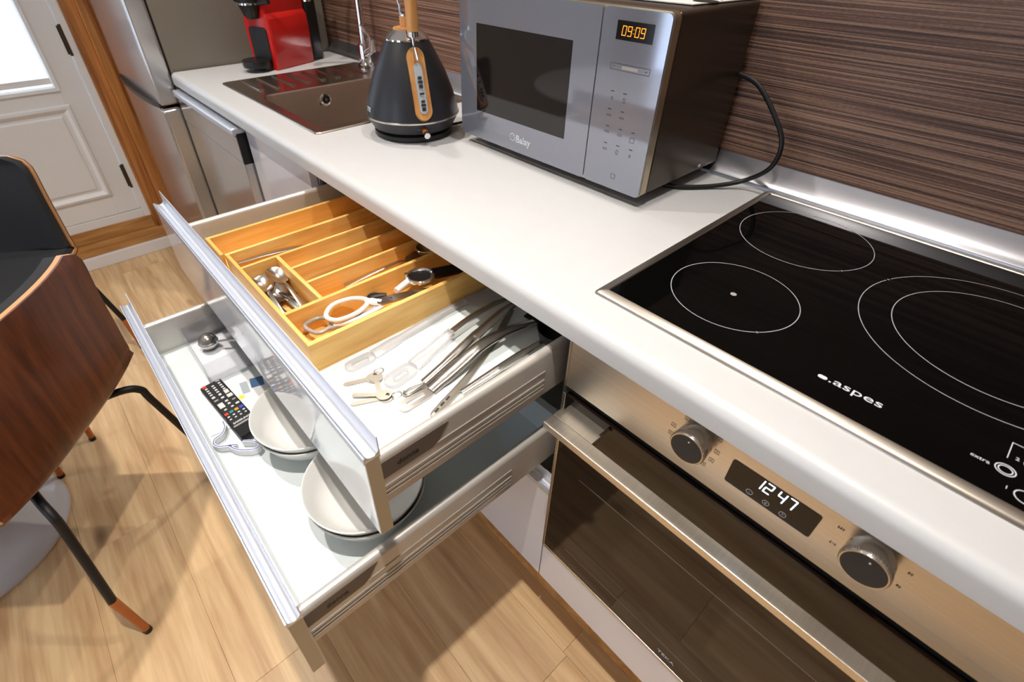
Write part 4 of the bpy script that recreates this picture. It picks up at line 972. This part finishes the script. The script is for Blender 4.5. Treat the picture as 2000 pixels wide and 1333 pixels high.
for j, (a, b) in enumerate(((.006, .006), (.006, .005), (.012, .008))): btn(-.0420, -.0125+j*.0125, a, b, 'graybtn')
btn(-.030, -.012, .005, .008, 'greyplastic'); btn(-.030, 0, .005, .006, 'graybtn'); btn(-.027, .0125, .010, .010, 'graybtn')
btn(-.010, -.0110, .016, .010, 'graybtn'); btn(-.016, .0015, .005, .006, 'graybtn'); btn(-.006, .002, .005, .005, 'graybtn'); btn(-.011, .0135, .004, .007, 'greyplastic')
btn(.006, -.010, .004, .005, 'graybtn'); btn(.006, .003, .004, .005, 'graybtn'); btn(.004, .0135, .005, .007, 'graybtn')
for j, m_ in enumerate(('redbtn', 'tealbtn', 'orangebtn', 'bluebtn')): btn(.0190, -.0140+j*.0094, .0065, .0070, m_)
for j in range(4): btn(.0290, -.0140+j*.0094, .0035, .0045, 'graybtn'); btn(.0375, -.0140+j*.0094, .003, .004, 'graybtn')
# clear tray with an infuser
tr = thing('clear_tray', 'clear acrylic tray at the left end of the middle drawer', 'tray', (-.67, -.29, ZL))
TX0, TX1, TY0, TY1 = -.752, -.592, -.3560, -.2300
t = .0022
obj('base', MB().box(TX0, TX1, TY0, TY1, ZL, ZL+t), M['acrylic'], tr)
for a in ((TX0, TX1, TY0, TY0+t), (TX0, TX1, TY1-t, TY1), (TX0, TX0+t, TY0+t, TY1-t), (TX1-t, TX1, TY0+t, TY1-t)): obj('wall', MB().box(a[0], a[1], a[2], a[3], ZL+t, ZL+.050), M['acrylic'], tr)
inf = thing('tea_infuser', 'steel tea infuser ball with a rod handle inside the clear tray', 'infuser', (-.69, -.31, ZL+t))
obj('ball', MB().lathe([(.019*math.sin(PI*k/12)+.0003, -.019*math.cos(PI*k/12)) for k in range(13)], 28, (-.7020, -.3180, ZL+t+.0190)), M['steel_plain'], inf)
obj('band', MB().tube([(-.7020+.0194*math.cos(2*PI*k/28), -.3180+.0194*math.sin(2*PI*k/28), ZL+t+.0190) for k in range(28)], .0010, 6, closed=True), M['chrome'], inf)
obj('rod', MB().tube([(-.690, -.3040, ZL+t+.019), (-.650, -.2450, ZL+t+.0205)], .0026, 10), M['chrome'], inf)

# ------------------------------------------------------------------ table and chairs
tb = thing('round_table', 'white round pedestal table, only its floor base in view', 'table', (-1.094, -.991, 0), local=True)
obj('base', MB().lathe([(.231, 0), (.2315, .004), (.225, .009), (.17, .018), (.10, .032), (.055, .06), (.035, .12)], 72), M['table'], tb, smooth=60)
obj('stem', MB().lathe([(.035, .12), (.028, .25), (.026, .45), (.034, .62), (.07, .69), (.12, .714)], 40), M['table'], tb, smooth=60)
obj('top', MB().lathe([(.36, .714), (.392, .724), (.395, .730), (.392, .736)], 80), M['table'], tb)
def chair(label, loc, rz):
    t = thing('dining_chair', label, 'chair', loc, rz, local=True, group='bent plywood dining chairs at the round table')
    # shell profile in (y, z): front edge -> seat -> bend -> back
    prof = [(.215, .445), (.205, .452), (.12, .448), (0, .440), (-.12, .440), (-.172, .443), (-.201, .456), (-.212, .488), (-.214, .550), (-.215, .64), (-.219, .71), (-.224, .766)]
    prof = [(p.x, p.y) for p in cat([(a, b, 0) for a, b in prof], 3)]
    n = len(prof); m_ = 15
    def width(i):
        y_, z_ = prof[i]
        if z_ > .50: return .220 + .002*((z_-.5)/.25)
        return .222
    def shell(off, inset, lift=0.0, lo=0, hi=n-1):
        rows = []
        for i in range(n):
            y_, z_ = prof[i]
            a = prof[max(i-1, 0)]; b = prof[min(i+1, n-1)]
            ty, tz = b[0]-a[0], b[1]-a[1]; L = math.hypot(ty, tz); ny, nz2 = tz/L, -ty/L     # normal to the sitter's side
            hw = width(i) - inset
            # rounded corners at the two ends
            d0 = sum(math.hypot(prof[k+1][0]-prof[k][0], prof[k+1][1]-prof[k][1]) for k in range(i))
            d1 = sum(math.hypot(prof[k+1][0]-prof[k][0], prof[k+1][1]-prof[k][1]) for k in range(i, n-1))
            for dd, r in ((d0, .07), (d1, .050)):
                if dd < r: hw -= r*(1-math.sqrt(max(0, 1-((r-dd)/r)**2)))*.9
            r_ = []
            for j in range(m_):
                s = -1 + 2*j/(m_-1)
                curl = .022*abs(s)**2.5 if z_ > .47 else .014*abs(s)**3
                r_.append((s*hw, y_ + (ny)*(off + curl), z_ + nz2*(off + curl)))
            rows.append(r_)
        return rows
    def solid(A, B):
        mb = MB(); vs = [p for r_ in A for p in r_] + [p for r_ in B for p in r_]; k = n*m_; fs = []
        for i in range(n-1):
            for j in range(m_-1):
                a = i*m_+j; fs.append((a, a+1, a+m_+1, a+m_)); fs.append((k+a, k+a+m_, k+a+m_+1, k+a+1))
            for j in (0, m_-1): a = i*m_+j; fs.append((a, a+m_, k+a+m_, k+a))
        for i in (0, n-1):
            for j in range(m_-1): a = i*m_+j; fs.append((a, a+1, k+a+1, k+a))
        return mb.add(vs, fs)
    obj('shell', solid(shell(0, 0), shell(.0035, 0)), M['walnut'], t, smooth=50)
    obj('ply_edge', solid(shell(.0036, .0006), shell(.0125, .0006)), M['ply'], t, smooth=50)
    pad = solid(shell(.0127, .005), shell(.0300, .012))
    obj('upholstery', pad, M['fabric'], t, smooth=50)
    for sx in (-1, 1):
        for fy, ky in ((-.245, -.205), (.205, .165)):
            hx = sx*.218
            P = cat([(sx*.08, ky*.45, .418), (sx*.145, ky*.85, .416), (sx*.168, ky, .398), (sx*.176, ky+(fy-ky)*.15, .355), (hx*.90+.1*sx*.2, ky+(fy-ky)*.62, .150)], 5)
            e = P[-1]; foot = Vector((hx, fy, .012)); lg_ = obj('leg', MB().tube(P, .0088, 12), M['rubber'], t)
            obj('tip', MB().tube([e, foot], [.0095, .0085], 12), M['copperwood'], lg_)
            obj('cap', MB().tube([foot, (hx+(hx-e.x)*.08, fy+(fy-e.y)*.08, 0)], [.0092, .0092], 12), M['black'], lg_)
    obj('seat_bracket', MB().box(-.09, .09, -.10, .10, .410, .438), M['rubber'], t)
    return t
chair('dining chair showing its brown walnut back, nearest the open drawers', (-.880, -.742, 0), math.radians(141.5))
chair('dining chair showing its charcoal padded front, nearer the white door', (-1.565, -.752, 0), math.radians(-121))

# ------------------------------------------------------------------ ceiling spotlights
for x, y, wts, cone, where in SPOTS:
    t = thing('ceiling_spotlight', 'recessed ceiling spotlight ' + where, 'spotlight', (x, y, CEIL), group='recessed ceiling spotlights')
    obj('ring', MB().ring(circ(x, y, .045, 32), circ(x, y, .034, 32), CEIL-.006, CEIL-.0002), M['whiteplastic'], t)
    li = bpy.data.lights.new('spot_lamp', 'SPOT'); li.energy = wts*0.95; li.color = LAMP_COL; li.spot_size = math.radians(cone); li.spot_blend = 1.0; li.shadow_soft_size = .025
    lo = bpy.data.objects.new('spot_lamp', li); C.objects.link(lo); lo.location = (x, y, CEIL-.012); lo.parent = None
